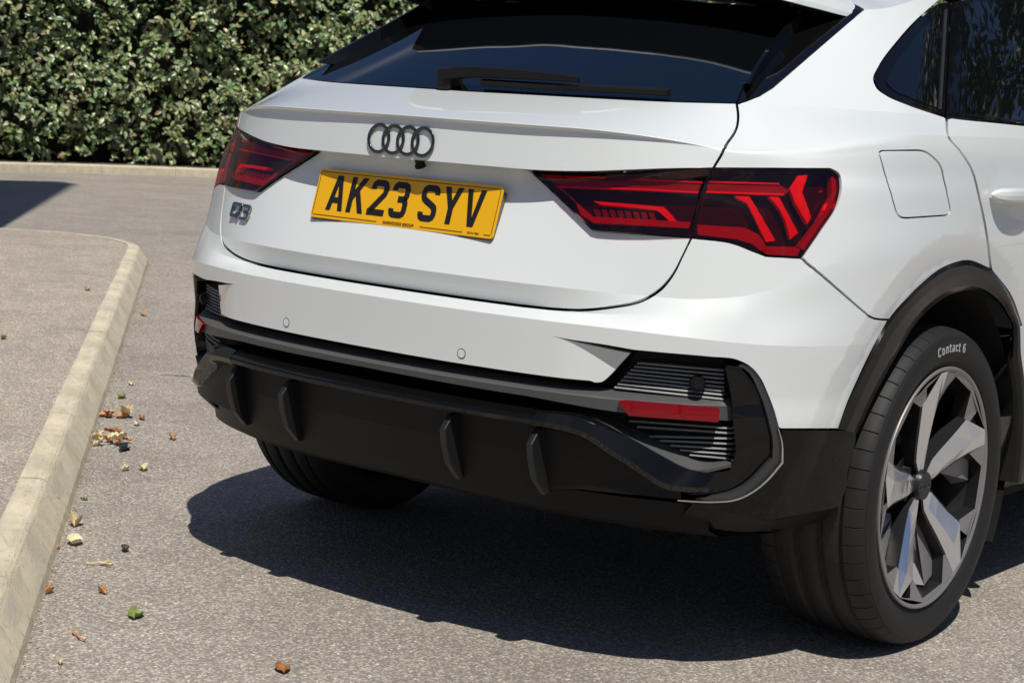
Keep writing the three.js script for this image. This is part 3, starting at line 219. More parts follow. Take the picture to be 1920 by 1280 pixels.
  bump: [[0.0,11.166],[0.59,11.166],[1.18,11.166],[1.769,11.166],[2.359,11.166],[2.949,11.166],[3.069,11.153],[3.191,11.138],[3.316,11.125],[3.442,11.108],[3.569,11.085],[3.696,11.055],[3.773,11.035],[3.851,11.016],[3.933,10.998],[4.021,10.988],[4.112,10.976],[4.205,10.961],[4.349,10.934],[4.496,10.902],[4.643,10.865],[4.789,10.824],[4.931,10.778],[5.069,10.728],[5.212,10.678],[5.356,10.63],[5.498,10.575],[5.636,10.508],[5.768,10.419],[5.889,10.302],[5.963,10.211],[6.034,10.109],[6.101,9.999],[6.174,9.974],[6.243,9.947],[6.306,9.919],[6.36,9.892],[6.408,9.863],[6.453,9.834],[6.494,9.804],[6.532,9.774],[6.567,9.743],[6.598,9.712],[6.625,9.681],[6.648,9.649],[6.669,9.616],[6.691,9.583],[6.714,9.551],[6.739,9.519],[6.764,9.487],[6.789,9.455],[6.814,9.422],[6.84,9.389],[6.865,9.355],[6.895,9.352],[7.109,9.358],[7.325,9.362],[7.543,9.367],[7.762,9.375],[7.982,9.388],[8.208,9.409],[8.323,9.422],[8.438,9.437],[8.554,9.453],[8.669,9.47],[8.781,9.486],[8.891,9.502],[8.998,9.52],[9.101,9.538],[9.201,9.558],[9.668,9.599],[10.178,9.664],[10.236,9.688],[10.663,9.942],[11.085,10.288],[11.488,10.589],[11.887,10.87],[12.293,11.147],[12.716,11.415],[12.96,11.496],[13.165,11.534],[13.302,11.552],[13.419,11.564],[13.39,11.594],[13.305,11.71],[13.222,11.827],[13.14,11.947],[13.06,12.067],[12.981,12.187],[12.904,12.308],[12.853,12.391],[12.802,12.474],[12.752,12.558],[12.702,12.641],[12.653,12.725],[12.604,12.808],[12.566,12.874],[12.527,12.94],[12.49,13.006],[12.452,13.075],[12.415,13.148],[12.379,13.225],[12.343,13.311],[12.308,13.398],[12.275,13.483],[12.245,13.565],[12.215,13.642],[12.186,13.713],[12.175,13.746],[11.788,13.722],[11.25,13.69],[10.814,13.678],[10.391,13.672],[10.323,13.657],[10.291,13.593],[10.26,13.527],[10.229,13.457],[10.197,13.386],[10.164,13.314],[10.13,13.247],[10.094,13.181],[10.057,13.117],[10.019,13.056],[9.979,12.997],[9.939,12.941],[9.896,12.88],[9.855,12.818],[9.811,12.757],[9.765,12.698],[9.713,12.643],[9.651,12.584],[9.584,12.528],[9.512,12.476],[9.434,12.432],[9.34,12.391],[9.238,12.358],[9.132,12.331],[8.999,12.309],[8.856,12.3],[8.703,12.3],[8.543,12.304],[8.381,12.309],[8.221,12.311],[8.001,12.311],[7.786,12.313],[7.574,12.315],[7.364,12.318],[7.155,12.321],[6.947,12.324],[6.835,12.325],[6.723,12.327],[6.611,12.328],[6.5,12.329],[6.389,12.331],[6.279,12.332],[6.151,12.334],[6.025,12.336],[5.854,12.33],[5.686,12.322],[5.521,12.315],[5.358,12.308],[5.196,12.302],[5.036,12.297],[4.934,12.295],[4.831,12.293],[4.729,12.291],[4.627,12.289],[4.525,12.287],[4.425,12.285],[4.335,12.282],[4.246,12.279],[4.158,12.275],[4.072,12.272],[3.988,12.268],[3.905,12.265],[3.905,12.565],[3.905,13.0],[3.347,13.0],[2.789,13.0],[2.231,13.0],[1.674,13.0],[1.116,13.0],[0.558,13.0],[0.0,13.0]],
  tongue: [[3.905,12.265],[4.735,12.351],[4.928,12.371],[5.126,12.39],[5.326,12.409],[5.495,12.424],[5.67,12.436],[5.848,12.448],[5.749,12.531],[5.651,12.615],[5.553,12.698],[5.472,12.771],[5.387,12.845],[5.3,12.914],[5.227,12.968],[5.145,13.01],[5.064,13.02],[4.976,13.024],[4.876,13.0],[4.576,13.0],[4.408,13.0],[4.24,13.0],[4.073,13.0],[3.905,13.0]],
  valence: [[10.396,13.706],[10.815,13.714],[11.252,13.729],[11.787,13.763],[12.268,13.794],[12.749,13.843],[12.755,13.869],[12.763,13.922],[12.769,13.972],[12.769,14.022],[12.762,14.068],[12.753,14.111],[12.742,14.153],[12.729,14.193],[12.711,14.232],[12.695,14.27],[12.686,14.307],[12.689,14.343],[12.701,14.38],[12.716,14.416],[12.725,14.451],[12.722,14.484],[12.706,14.517],[12.683,14.549],[12.65,14.58],[12.608,14.609],[12.563,14.632],[12.515,14.654],[12.086,14.664],[11.668,14.672],[11.251,14.689],[10.783,14.706],[10.329,14.729],[9.657,14.682],[9.024,14.649],[8.524,14.619],[8.009,14.594],[7.588,14.586],[7.859,14.579],[8.135,14.577],[8.422,14.572],[8.706,14.565],[8.872,14.561],[9.031,14.557],[9.182,14.552],[9.323,14.542],[9.408,14.533],[9.491,14.523],[9.571,14.511],[9.648,14.498],[9.781,14.472],[9.906,14.44],[10.026,14.404],[10.14,14.367],[10.254,14.322],[10.358,14.274],[10.457,14.222],[10.559,14.17],[10.445,13.912]],
  trim: [[9.237,12.406],[9.319,12.426],[9.401,12.446],[9.48,12.468],[9.551,12.497],[9.648,12.567],[9.727,12.654],[9.797,12.751],[9.864,12.846],[9.933,12.943],[9.996,13.042],[10.054,13.147],[10.111,13.259],[10.164,13.366],[10.216,13.474],[10.266,13.577],[10.316,13.674],[10.355,13.742],[10.396,13.806],[10.433,13.865],[10.461,13.921],[10.478,13.987],[10.481,14.049],[10.478,14.107],[10.478,14.161],[10.391,14.207],[10.306,14.252],[10.218,14.295],[10.122,14.334],[10.009,14.374],[9.891,14.412],[9.766,14.446],[9.633,14.475],[9.534,14.492],[9.43,14.508],[9.322,14.521],[9.183,14.533],[9.035,14.541],[8.875,14.548],[8.708,14.554],[8.553,14.558],[8.396,14.561],[8.24,14.563],[8.088,14.565],[8.086,14.55],[8.236,14.542],[8.391,14.533],[8.547,14.524],[8.701,14.514],[8.849,14.503],[8.992,14.493],[9.125,14.481],[9.248,14.466],[9.334,14.452],[9.416,14.437],[9.495,14.421],[9.57,14.403],[9.711,14.359],[9.836,14.308],[9.956,14.252],[10.079,14.195],[10.137,14.17],[10.194,14.144],[10.252,14.118],[10.245,14.069],[10.24,14.018],[10.233,13.963],[10.217,13.905],[10.189,13.835],[10.152,13.759],[10.11,13.678],[10.069,13.591],[10.0,13.429],[9.926,13.261],[9.845,13.103],[9.75,12.963],[9.658,12.833],[9.562,12.7],[9.448,12.583],[9.302,12.498],[9.223,12.474],[9.141,12.453]],
  chrome: [[10.303,13.675],[10.342,13.739],[10.382,13.799],[10.42,13.855],[10.453,13.909],[10.483,13.978],[10.502,14.043],[10.516,14.104],[10.534,14.162],[10.436,14.213],[10.34,14.264],[10.241,14.312],[10.131,14.356],[10.018,14.395],[9.898,14.431],[9.773,14.463],[9.641,14.491],[9.564,14.504],[9.484,14.517],[9.402,14.528],[9.317,14.537],[9.177,14.548],[9.028,14.554],[8.869,14.558],[8.705,14.563],[8.404,14.571],[8.101,14.575],[7.809,14.577],[7.522,14.58],[7.521,14.568],[7.808,14.565],[8.099,14.563],[8.402,14.559],[8.702,14.551],[8.863,14.545],[9.017,14.54],[9.162,14.533],[9.299,14.522],[9.406,14.51],[9.51,14.495],[9.609,14.478],[9.741,14.45],[9.865,14.417],[9.983,14.38],[10.095,14.34],[10.199,14.297],[10.294,14.25],[10.385,14.2],[10.477,14.149],[10.464,14.094],[10.454,14.036],[10.44,13.975],[10.415,13.909],[10.387,13.855],[10.352,13.799],[10.316,13.739],[10.281,13.675]],
  blade: [[8.785,12.474],[9.211,12.474],[9.359,12.597],[9.508,12.719],[9.651,12.845],[9.776,12.977],[9.877,13.114],[9.961,13.272],[10.035,13.445],[10.107,13.615],[10.149,13.702],[10.192,13.782],[10.23,13.856],[10.259,13.925],[10.274,13.982],[10.281,14.035],[10.286,14.085],[10.292,14.132],[10.211,14.171],[10.13,14.209],[10.007,14.267],[9.884,14.323],[9.756,14.373],[9.612,14.416],[9.537,14.434],[9.457,14.45],[9.374,14.465],[9.286,14.478],[9.16,14.492],[9.022,14.503],[8.869,14.512],[8.711,14.521],[8.526,14.531],[8.342,14.541],[8.166,14.547],[8.0,14.55],[7.836,14.548],[7.675,14.542],[7.514,14.535],[7.355,14.529],[7.82,14.469],[8.529,14.449],[8.898,14.289],[9.141,14.275],[9.178,14.235],[9.216,14.193],[9.249,14.151],[9.27,14.105],[9.271,14.021],[9.241,13.924],[9.198,13.813],[9.162,13.687],[9.139,13.565],[9.117,13.434],[9.092,13.3],[9.062,13.172],[9.007,13.009],[8.938,12.849],[8.864,12.688],[8.791,12.525]],
  reflector: [[5.71,13.344],[5.755,13.305],[5.911,13.281],[6.338,13.28],[6.781,13.28],[7.228,13.283],[7.679,13.288],[8.141,13.294],[8.625,13.302],[8.714,13.344],[8.713,13.6],[8.65,13.623],[8.183,13.615],[7.736,13.608],[7.3,13.603],[6.87,13.599],[6.44,13.597],[6.024,13.597]],
  back: [[5.357,13.202],[5.552,12.962],[5.757,12.692],[5.966,12.42],[6.402,12.413],[6.851,12.407],[7.301,12.401],[7.757,12.396],[8.203,12.393],[8.725,12.388],[9.222,12.391],[9.729,12.567],[9.941,12.844],[10.158,13.091],[10.368,13.361],[10.479,13.729],[10.587,14.003],[10.701,14.188],[10.423,14.312],[10.162,14.427],[9.931,14.535],[9.551,14.547],[9.09,14.559],[8.421,14.589],[7.996,14.62],[7.588,14.561],[7.187,14.502],[6.795,14.443],[6.407,14.382],[6.03,14.319],[5.68,14.254],[5.34,14.186],[5.006,14.112],[4.682,14.03],[4.385,13.746]],
  lb_outbar: [[7.083,8.0],[7.452,7.976],[7.82,7.942],[8.19,7.908],[8.568,7.875],[8.939,7.841],[9.284,7.803],[9.598,8.1],[9.448,8.293],[9.132,8.301],[8.798,8.313],[8.448,8.331],[8.099,8.349],[7.76,8.359],[7.424,8.365],[7.088,8.369]],
  lb_inbar: [[2.75,8.122],[2.967,8.102],[3.195,8.088],[3.432,8.079],[3.678,8.074],[3.932,8.071],[4.198,8.069],[4.478,8.072],[4.769,8.075],[5.061,8.073],[5.355,8.068],[5.656,8.059],[5.963,8.049],[6.278,8.039],[6.603,8.029],[6.929,8.016],[6.802,8.445],[6.463,8.453],[6.128,8.461],[5.804,8.468],[5.485,8.476],[5.173,8.483],[4.866,8.488],[4.558,8.493],[4.259,8.498],[3.975,8.506],[3.705,8.517],[3.444,8.528],[3.192,8.543]],
  lb_chev: [[9.605,8.003],[9.825,7.066],[10.131,6.999],[9.994,8.143],[10.184,8.637],[10.409,8.977],[10.3,9.112],[10.024,8.879],[9.78,8.571]],
  lb_s1: [[7.911,8.47],[8.387,8.426],[8.539,8.649],[8.756,8.894],[8.99,9.075],[9.212,9.218],[9.425,9.352],[9.167,9.364],[8.957,9.232],[8.733,9.091],[8.516,8.912],[8.321,8.665],[8.023,8.543]],
  lb_s2: [[9.009,8.364],[9.295,8.337],[9.52,8.76],[9.773,9.042],[10.051,9.257],[9.841,9.353]],
  lb_botout: [[6.927,9.167],[7.282,9.168],[7.641,9.17],[8.005,9.173],[8.377,9.176],[8.892,9.268],[9.195,9.421],[9.589,9.44],[10.005,9.47],[10.193,9.516],[10.145,9.615],[9.683,9.56],[9.26,9.522],[8.721,9.38],[8.168,9.328],[7.769,9.315],[7.375,9.303],[6.985,9.292]],
  lb_right: [[11.18,7.757],[11.305,8.405],[11.135,8.811],[10.956,9.12],[10.744,9.297],[10.53,9.438],[10.325,9.557],[10.106,9.469],[10.384,9.299],[10.687,9.078],[10.861,8.741],[11.019,8.275],[10.964,7.71],[10.966,7.003],[11.127,6.999]],
  lb_botin: [[2.907,8.301],[3.194,8.664],[3.506,8.922],[3.786,9.068],[4.075,9.176],[4.345,9.17],[4.626,9.165],[4.913,9.16],[5.2,9.155],[5.492,9.15],[5.789,9.147],[6.091,9.143],[6.401,9.14],[6.715,9.137],[6.7,9.222],[6.353,9.225],[6.013,9.228],[5.682,9.231],[5.357,9.235],[5.039,9.24],[4.723,9.245],[4.411,9.251],[4.112,9.257],[3.773,9.167]],
  lb_step: [[3.986,8.914],[4.295,8.915],[4.62,8.917],[4.952,8.919],[5.286,8.921],[5.626,8.923],[5.85,8.919],[6.3,9.14],[6.1,9.151],[5.695,8.999],[5.383,8.994],[5.076,8.991],[4.773,8.987],[4.471,8.984],[4.179,8.981]],
  lt_in1: [[2.732,8.111],[2.949,8.091],[3.178,8.078],[3.417,8.07],[3.664,8.065],[3.92,8.063],[4.187,8.062],[4.469,8.065],[4.762,8.069],[5.056,8.069],[5.353,8.064],[5.657,8.056],[5.966,8.047],[6.284,8.037],[6.611,8.027],[6.94,8.015],[6.93,8.072],[6.584,8.083],[6.241,8.092],[5.909,8.1],[5.585,8.109],[5.268,8.116],[4.957,8.118],[4.647,8.117],[4.343,8.113],[4.053,8.112],[3.778,8.115],[3.514,8.12],[3.259,8.128],[3.014,8.14],[2.782,8.16]],
  lt_in2: [[3.094,8.527],[3.331,8.51],[3.578,8.496],[3.833,8.484],[4.097,8.473],[4.375,8.466],[4.667,8.461],[4.963,8.454],[5.258,8.448],[5.559,8.44],[5.865,8.431],[6.179,8.422],[6.501,8.413],[6.828,8.404],[6.809,8.464],[6.465,8.473],[6.127,8.482],[5.799,8.491],[5.477,8.501],[5.162,8.508],[4.851,8.516],[4.541,8.523],[4.239,8.529],[3.954,8.539],[3.681,8.551],[3.418,8.565],[3.164,8.582]],
  lt_out1: [[7.094,7.976],[7.462,7.941],[7.828,7.904],[8.196,7.869],[8.572,7.834],[8.941,7.798],[9.284,7.757],[9.314,7.84],[8.966,7.878],[8.59,7.913],[8.207,7.947],[7.83,7.98],[7.457,8.005],[7.084,8.024]],
  lt_out2: [[7.055,8.357],[7.396,8.349],[7.737,8.338],[8.08,8.325],[8.433,8.302],[8.788,8.279],[9.127,8.26],[9.447,8.246],[9.423,8.317],[9.104,8.331],[8.766,8.349],[8.412,8.372],[8.062,8.393],[7.722,8.406],[7.383,8.417],[7.046,8.425]],
  cell0: [[4.004,9.054],[4.136,9.053],[4.251,9.18],[4.118,9.184]],
  cell1: [[4.198,9.051],[4.334,9.05],[4.451,9.174],[4.313,9.178]],
  cell2: [[4.399,9.048],[4.539,9.047],[4.656,9.169],[4.515,9.172]],
  cell3: [[4.605,9.045],[4.748,9.044],[4.863,9.163],[4.721,9.166]],
  cell4: [[4.815,9.043],[4.959,9.042],[5.07,9.158],[4.929,9.161]],
  cell5: [[5.025,9.041],[5.169,9.04],[5.28,9.153],[5.137,9.156]],
  cell6: [[5.236,9.039],[5.382,9.038],[5.492,9.148],[5.347,9.151]],
  cell7: [[5.45,9.037],[5.598,9.036],[5.707,9.143],[5.56,9.146]]
};
// lines of the smaller pieces, in metres
const L3 = {
  arm: [[[0.4361,0.5379,0.0554],[0.4779,0.5411,0.043],[0.514,0.5407,0.03],[0.5462,0.5329,0.0166],[0.5989,0.5093,-0.0073],[0.654,0.4788,-0.041],[0.7015,0.4521,-0.0761],[0.7229,0.4477,-0.0913],[0.7596,0.4493,-0.1221]],[[0.4333,0.5199,0.0775],[0.4845,0.5196,0.0669],[0.5178,0.5168,0.0588],[0.5493,0.5093,0.0483],[0.5977,0.4799,0.0236],[0.6428,0.4516,-0.0055],[0.6807,0.4239,-0.036],[0.7179,0.4185,-0.0648],[0.7437,0.4181,-0.1033]],[[0.4262,0.508,0.0723],[0.4765,0.5075,0.0601],[0.5092,0.5045,0.0512],[0.5402,0.4967,0.0396],[0.5884,0.4671,0.0143],[0.6336,0.4387,-0.0151],[0.6717,0.4109,-0.0457],[0.7092,0.4055,-0.0743],[0.7369,0.4058,-0.11]],[[0.3987,0.4946,0.039],[0.4432,0.4921,0.018],[0.4763,0.489,0.0087],[0.5079,0.4811,-0.0029],[0.5568,0.451,-0.0288],[0.6035,0.4224,-0.0575],[0.6437,0.3948,-0.0863],[0.6844,0.3904,-0.1111],[0.7156,0.392,-0.1421]]],
  tray: [[[0.4822,0.5382,-0.0083],[0.512,0.5366,-0.0179],[0.5682,0.5175,-0.0412],[0.6115,0.5052,-0.0633],[0.6828,0.4732,-0.1118],[0.7086,0.4647,-0.131],[0.753,0.4702,-0.1677]],[[0.5128,0.5404,0.0283],[0.5462,0.5334,0.0167],[0.5989,0.5103,-0.0072],[0.654,0.4799,-0.0407],[0.7016,0.4538,-0.0757],[0.723,0.4494,-0.0908],[0.7742,0.4663,-0.1255]]],
  ribU: [[[0.5983,0.6471,-0.0386],[0.6363,0.6473,-0.0575],[0.6729,0.6471,-0.0783],[0.7081,0.6467,-0.1009],[0.7424,0.646,-0.125]],[[0.5929,0.6398,-0.0363],[0.6326,0.6398,-0.0557],[0.6706,0.6395,-0.0771],[0.7072,0.6388,-0.1005],[0.7428,0.6379,-0.1255]],[[0.5865,0.6323,-0.0337],[0.6281,0.6323,-0.0535],[0.6679,0.6318,-0.0756],[0.7061,0.631,-0.1],[0.7432,0.6299,-0.126]],[[0.5811,0.6249,-0.0314],[0.6243,0.6247,-0.0517],[0.6657,0.624,-0.0744],[0.7053,0.6229,-0.0995],[0.7437,0.6215,-0.1265]],[[0.5756,0.618,-0.0292],[0.6205,0.6175,-0.0499],[0.6634,0.6165,-0.0732],[0.7044,0.6151,-0.0991],[0.7441,0.6133,-0.127]],[[0.5702,0.6103,-0.027],[0.6168,0.61,-0.0481],[0.6611,0.6093,-0.072],[0.7036,0.608,-0.0986],[0.7445,0.6063,-0.1274]],[[0.5647,0.6028,-0.0248],[0.613,0.6025,-0.0463],[0.6589,0.6017,-0.0707],[0.7028,0.6003,-0.098],[0.745,0.5984,-0.1277]],[[0.5593,0.5952,-0.0224],[0.6093,0.5948,-0.0443],[0.6568,0.5938,-0.0693],[0.7021,0.5922,-0.0973],[0.7457,0.5901,-0.1279]]],
  ribL: [[[0.5899,0.5313,-0.0358],[0.6358,0.5326,-0.0583],[0.6795,0.5334,-0.0835],[0.7216,0.5336,-0.1112],[0.7608,0.5329,-0.1433]],[[0.6045,0.5211,-0.0436],[0.6463,0.5225,-0.065],[0.6863,0.5233,-0.0887],[0.725,0.5237,-0.1144],[0.761,0.5232,-0.1445]],[[0.6268,0.5041,-0.0576],[0.6624,0.5069,-0.0767],[0.6967,0.5092,-0.0977],[0.7301,0.5113,-0.1198],[0.7609,0.5124,-0.1463]],[[0.6441,0.4973,-0.0684],[0.6749,0.4989,-0.0859],[0.7047,0.5002,-0.1048],[0.7339,0.5013,-0.1245],[0.7606,0.5015,-0.1484]],[[0.661,0.4892,-0.0798],[0.687,0.49,-0.0956],[0.7125,0.4906,-0.1122],[0.7375,0.491,-0.1296],[0.7601,0.4905,-0.1509]],[[0.6775,0.4815,-0.0918],[0.6991,0.4815,-0.1056],[0.7204,0.4814,-0.1196],[0.7409,0.4811,-0.1349],[0.7596,0.48,-0.1534]],[[0.693,0.4738,-0.1036],[0.7104,0.4733,-0.1152],[0.7277,0.4728,-0.1268],[0.744,0.4719,-0.1401],[0.759,0.4705,-0.1558]]],
  sensor: [0.708,0.6175,-0.087],
  vaneBase: [[0.5889,1.2013,-0.3779],[0.5722,1.2447,-0.4664],[0.5553,1.2872,-0.5515],[0.5423,1.3273,-0.63],[0.5382,1.35,-0.6759]],
  vaneTop: [[0.6136,1.2019,-0.3429],[0.5874,1.248,-0.4356],[0.569,1.2901,-0.5204],[0.5554,1.33,-0.5994],[0.549,1.3538,-0.6465]],
  wiperArm: [[-0.0636,1.1882,-0.1921],[-0.0116,1.1956,-0.2062],[0.1071,1.1957,-0.2075],[0.2215,1.1935,-0.2089],[0.2851,1.1906,-0.2085]],
  wiperBlade: [[0.0228,1.173,-0.2126],[0.1621,1.1722,-0.214],[0.2947,1.1729,-0.2258],[0.4041,1.1742,-0.2443],[0.4818,1.1741,-0.2604]],
  wiperPivot: [[-0.069,1.1662,-0.2259]],
  rings: [[-0.1008,1.0351,0.0163],[0.0887,1.0425,0.0161],[-0.0657,1.0735,0.0137],[-0.0723,1.0097,0.0201],[0.0607,1.0119,0.0203],[-0.0047,1.0422,0.018]],
  badge: [[-0.5923,0.841,-0.0541],[-0.4865,0.8419,-0.0211],[-0.5757,0.8612,-0.0529],[-0.5151,0.8246,-0.0238]],
  handle: [[0.9063,1.0014,-0.9233],[0.9058,1.0108,-0.9424],[0.9062,1.018,-1.0163],[0.9079,1.0133,-1.105],[0.91,0.9818,-1.1079],[0.9094,0.975,-1.0196],[0.9078,0.9826,-0.9329]],
  sens1: [0.251,0.6273,0.0824],
  barR: [[0.5892,0.5784,0.0144],[0.6776,0.5806,-0.0292],[0.7629,0.5782,-0.0841],[0.5951,0.5531,0.0144],[0.6808,0.552,-0.0282],[0.7707,0.5489,-0.0875]],
  cam: [0.0607,1.0022,0.0025],
  matteL: [[0.4845,0.4953,0.0291],[0.5353,0.4703,0.0067],[0.6017,0.4303,-0.0314],[0.6468,0.4047,-0.0613]],
  valUnder: [[0.8746,0.3612,-0.3844],[0.8544,0.3593,-0.3105],[0.8138,0.3474,-0.2196],[0.7885,0.3589,-0.1743],[0.762,0.3671,-0.1344],[0.7136,0.3804,-0.096]],
  clad: [[[0.886,0.531,-0.3413],[0.8885,0.5583,-0.3535],[0.8899,0.585,-0.3692],[0.8924,0.6115,-0.3854],[0.8952,0.638,-0.4016],[0.8979,0.6644,-0.4188],[0.9002,0.6909,-0.4366],[0.9014,0.7171,-0.457],[0.9022,0.742,-0.4833],[0.9031,0.7644,-0.5177],[0.9033,0.7848,-0.5597],[0.9021,0.8036,-0.6091],[0.9005,0.8218,-0.6622],[0.8997,0.8383,-0.7187],[0.8995,0.8491,-0.7846],[0.9001,0.8525,-0.8578],[0.9012,0.841,-0.9335],[0.9019,0.8198,-1.0037],[0.9021,0.7907,-1.0617],[0.9021,0.7584,-1.1109],[0.9017,0.7238,-1.1511],[0.9013,0.6882,-1.1883],[0.9013,0.6091,-1.1909],[0.9013,0.5529,-1.2203],[0.9013,0.4935,-1.2422],[0.9013,0.4316,-1.2561],[0.9013,0.3685,-1.2618],[0.9013,0.3052,-1.2593]],[[0.8932,0.5337,-0.3271],[0.8957,0.561,-0.3392],[0.8973,0.5876,-0.3545],[0.9001,0.614,-0.3701],[0.9031,0.6404,-0.3858],[0.9059,0.6667,-0.4026],[0.9083,0.6931,-0.42],[0.9095,0.7192,-0.4404],[0.9105,0.7441,-0.4662],[0.9117,0.7665,-0.4996],[0.9126,0.7868,-0.5401],[0.9121,0.8057,-0.5876],[0.9107,0.8238,-0.6399],[0.9096,0.8402,-0.6968],[0.9094,0.8508,-0.7624],[0.9099,0.8542,-0.8354],[0.9106,0.8427,-0.9115],[0.911,0.8216,-0.9821],[0.9108,0.7926,-1.0406],[0.9106,0.7604,-1.0901],[0.91,0.7259,-1.1306],[0.9094,0.6904,-1.168],[0.9094,0.6187,-1.1849],[0.9094,0.5612,-1.2165],[0.9094,0.5,-1.2402],[0.9094,0.4361,-1.2554],[0.9094,0.3708,-1.2618],[0.9094,0.3052,-1.2593]],[[0.9,0.5338,-0.3252],[0.9025,0.5602,-0.3373],[0.9042,0.5859,-0.3525],[0.9068,0.6115,-0.3679],[0.9097,0.6371,-0.3834],[0.9126,0.6626,-0.3999],[0.915,0.6881,-0.417],[0.9165,0.7134,-0.4365],[0.9176,0.7375,-0.4614],[0.9188,0.7596,-0.493],[0.9197,0.7798,-0.5308],[0.9196,0.7985,-0.5752],[0.9183,0.8162,-0.6253],[0.9169,0.832,-0.6807],[0.9166,0.8427,-0.744],[0.9166,0.8463,-0.815],[0.9167,0.8364,-0.8899],[0.9165,0.8171,-0.9606],[0.9162,0.79,-1.0196],[0.9158,0.7594,-1.0702],[0.9152,0.7262,-1.1111],[0.9146,0.692,-1.1485],[0.9146,0.6247,-1.1737],[0.9146,0.5667,-1.2073],[0.9146,0.5045,-1.2324],[0.9146,0.4395,-1.2487],[0.9146,0.3728,-1.2557],[0.9146,0.3058,-1.2534]],[[0.9029,0.5295,-0.3448],[0.9056,0.554,-0.3571],[0.907,0.578,-0.3724],[0.9089,0.6018,-0.3885],[0.9114,0.6257,-0.4041],[0.914,0.6494,-0.4207],[0.9163,0.6732,-0.4377],[0.9183,0.6969,-0.4561],[0.9194,0.7196,-0.4794],[0.9202,0.7408,-0.508],[0.9205,0.7608,-0.5417],[0.9198,0.779,-0.5826],[0.9181,0.7959,-0.6295],[0.9165,0.8109,-0.6817],[0.916,0.8216,-0.7401],[0.9158,0.826,-0.8061],[0.9157,0.8199,-0.8765],[0.9155,0.8045,-0.945],[0.9152,0.7813,-1.0046],[0.9148,0.7542,-1.057],[0.9142,0.7236,-1.0989],[0.9132,0.6917,-1.1373],[0.9132,0.6216,-1.1589],[0.9132,0.5646,-1.1927],[0.9132,0.5035,-1.2181],[0.9132,0.4393,-1.2345],[0.9132,0.3735,-1.2417],[0.9132,0.3073,-1.2394]],[[0.9024,0.5222,-0.3789],[0.9051,0.5444,-0.3915],[0.9066,0.5661,-0.4068],[0.9076,0.5878,-0.4234],[0.9094,0.6094,-0.4397],[0.9116,0.6309,-0.4565],[0.9137,0.6524,-0.4739],[0.9154,0.6738,-0.4924],[0.9167,0.6947,-0.5134],[0.9171,0.7151,-0.538],[0.9165,0.7348,-0.5665],[0.915,0.7525,-0.6029],[0.913,0.7686,-0.6456],[0.9113,0.7825,-0.6934],[0.9105,0.7934,-0.7457],[0.91,0.7989,-0.8054],[0.9097,0.7976,-0.87],[0.9094,0.7874,-0.9359],[0.9091,0.7691,-0.9966],[0.9087,0.7463,-1.0516],[0.9081,0.719,-1.0948],[0.9072,0.6902,-1.1334],[0.9072,0.614,-1.1459],[0.9072,0.5588,-1.1788],[0.9072,0.4994,-1.2036],[0.9072,0.4371,-1.2196],[0.9072,0.3732,-1.2267],[0.9072,0.3089,-1.2245]],[[0.8973,0.5175,-0.4017],[0.9,0.5389,-0.4145],[0.9016,0.5599,-0.4296],[0.9024,0.5808,-0.4462],[0.9038,0.6016,-0.4632],[0.9057,0.6222,-0.4804],[0.9074,0.6429,-0.4983],[0.9089,0.6634,-0.5175],[0.9099,0.6836,-0.5386],[0.91,0.7037,-0.5618],[0.9088,0.7233,-0.5891],[0.907,0.7409,-0.6241],[0.9049,0.7567,-0.6651],[0.9034,0.7704,-0.7107],[0.9026,0.7815,-0.7607],[0.902,0.7874,-0.8182],[0.9016,0.788,-0.8809],[0.9014,0.7797,-0.946],[0.901,0.7632,-1.0075],[0.9006,0.7419,-1.0637],[0.9,0.7158,-1.1076],[0.8991,0.6879,-1.1465],[0.8991,0.6041,-1.1454],[0.8991,0.5504,-1.1763],[0.8991,0.493,-1.1994],[0.8991,0.4329,-1.2143],[0.8991,0.3713,-1.2207],[0.8991,0.3095,-1.2186]],[[0.8494,0.4982,-0.5009],[0.8523,0.52,-0.5139],[0.8541,0.5415,-0.5292],[0.8541,0.5625,-0.5479],[0.853,0.5829,-0.5704],[0.8521,0.603,-0.5941],[0.8513,0.6233,-0.618],[0.8505,0.6436,-0.6426],[0.8497,0.6639,-0.668],[0.8491,0.6845,-0.6932],[0.8485,0.705,-0.7195],[0.8477,0.7235,-0.7528],[0.8468,0.7401,-0.7918],[0.8462,0.7543,-0.8367],[0.8457,0.766,-0.887],[0.8453,0.7723,-0.9452],[0.8451,0.7734,-1.0091],[0.8448,0.7582,-1.0702],[0.8482,0.7497,-1.1311],[0.8509,0.7289,-1.1818],[0.8523,0.7029,-1.2222],[0.8514,0.6745,-1.2623],[0.8514,0.5545,-1.1709],[0.8514,0.5082,-1.191],[0.8514,0.46,-1.2056],[0.8514,0.4104,-1.2146],[0.8514,0.3601,-1.218],[0.8514,0.3098,-1.2156]]]
};
const NR = NET.length, NS = NET[0].length;
const knots = (a, x) => { for (let i = 0; i < a.length - 1; i++) if (x <= a[i + 1][0]) return lerp(a[i][1], a[i + 1][1], clamp((x - a[i][0]) / (a[i + 1][0] - a[i][0]))); return a[a.length - 1][1]; };
function rowPt(i, u) {
  const j = clamp(Math.floor(u), 0, NS - 2), t = u - j, o = [0, 0, 0];
  for (let q = 0; q < 3; q++) {
    const G = (k) => k < 0 ? NET[i][-k][q] * (q ? 1 : -1) : k >= NS ? NET[i][2 * (NS - 1) - k][q] * (q ? 1 : -1) : NET[i][k][q];
    const a = G(j - 1), b = G(j), c = G(j + 1), d = G(j + 2);
    o[q] = 0.5 * (2 * b + (-a + c) * t + (2 * a - 5 * b + 4 * c - d) * t * t + (-a + 3 * b - 3 * c + d) * t * t * t);
  }
  return o;
}
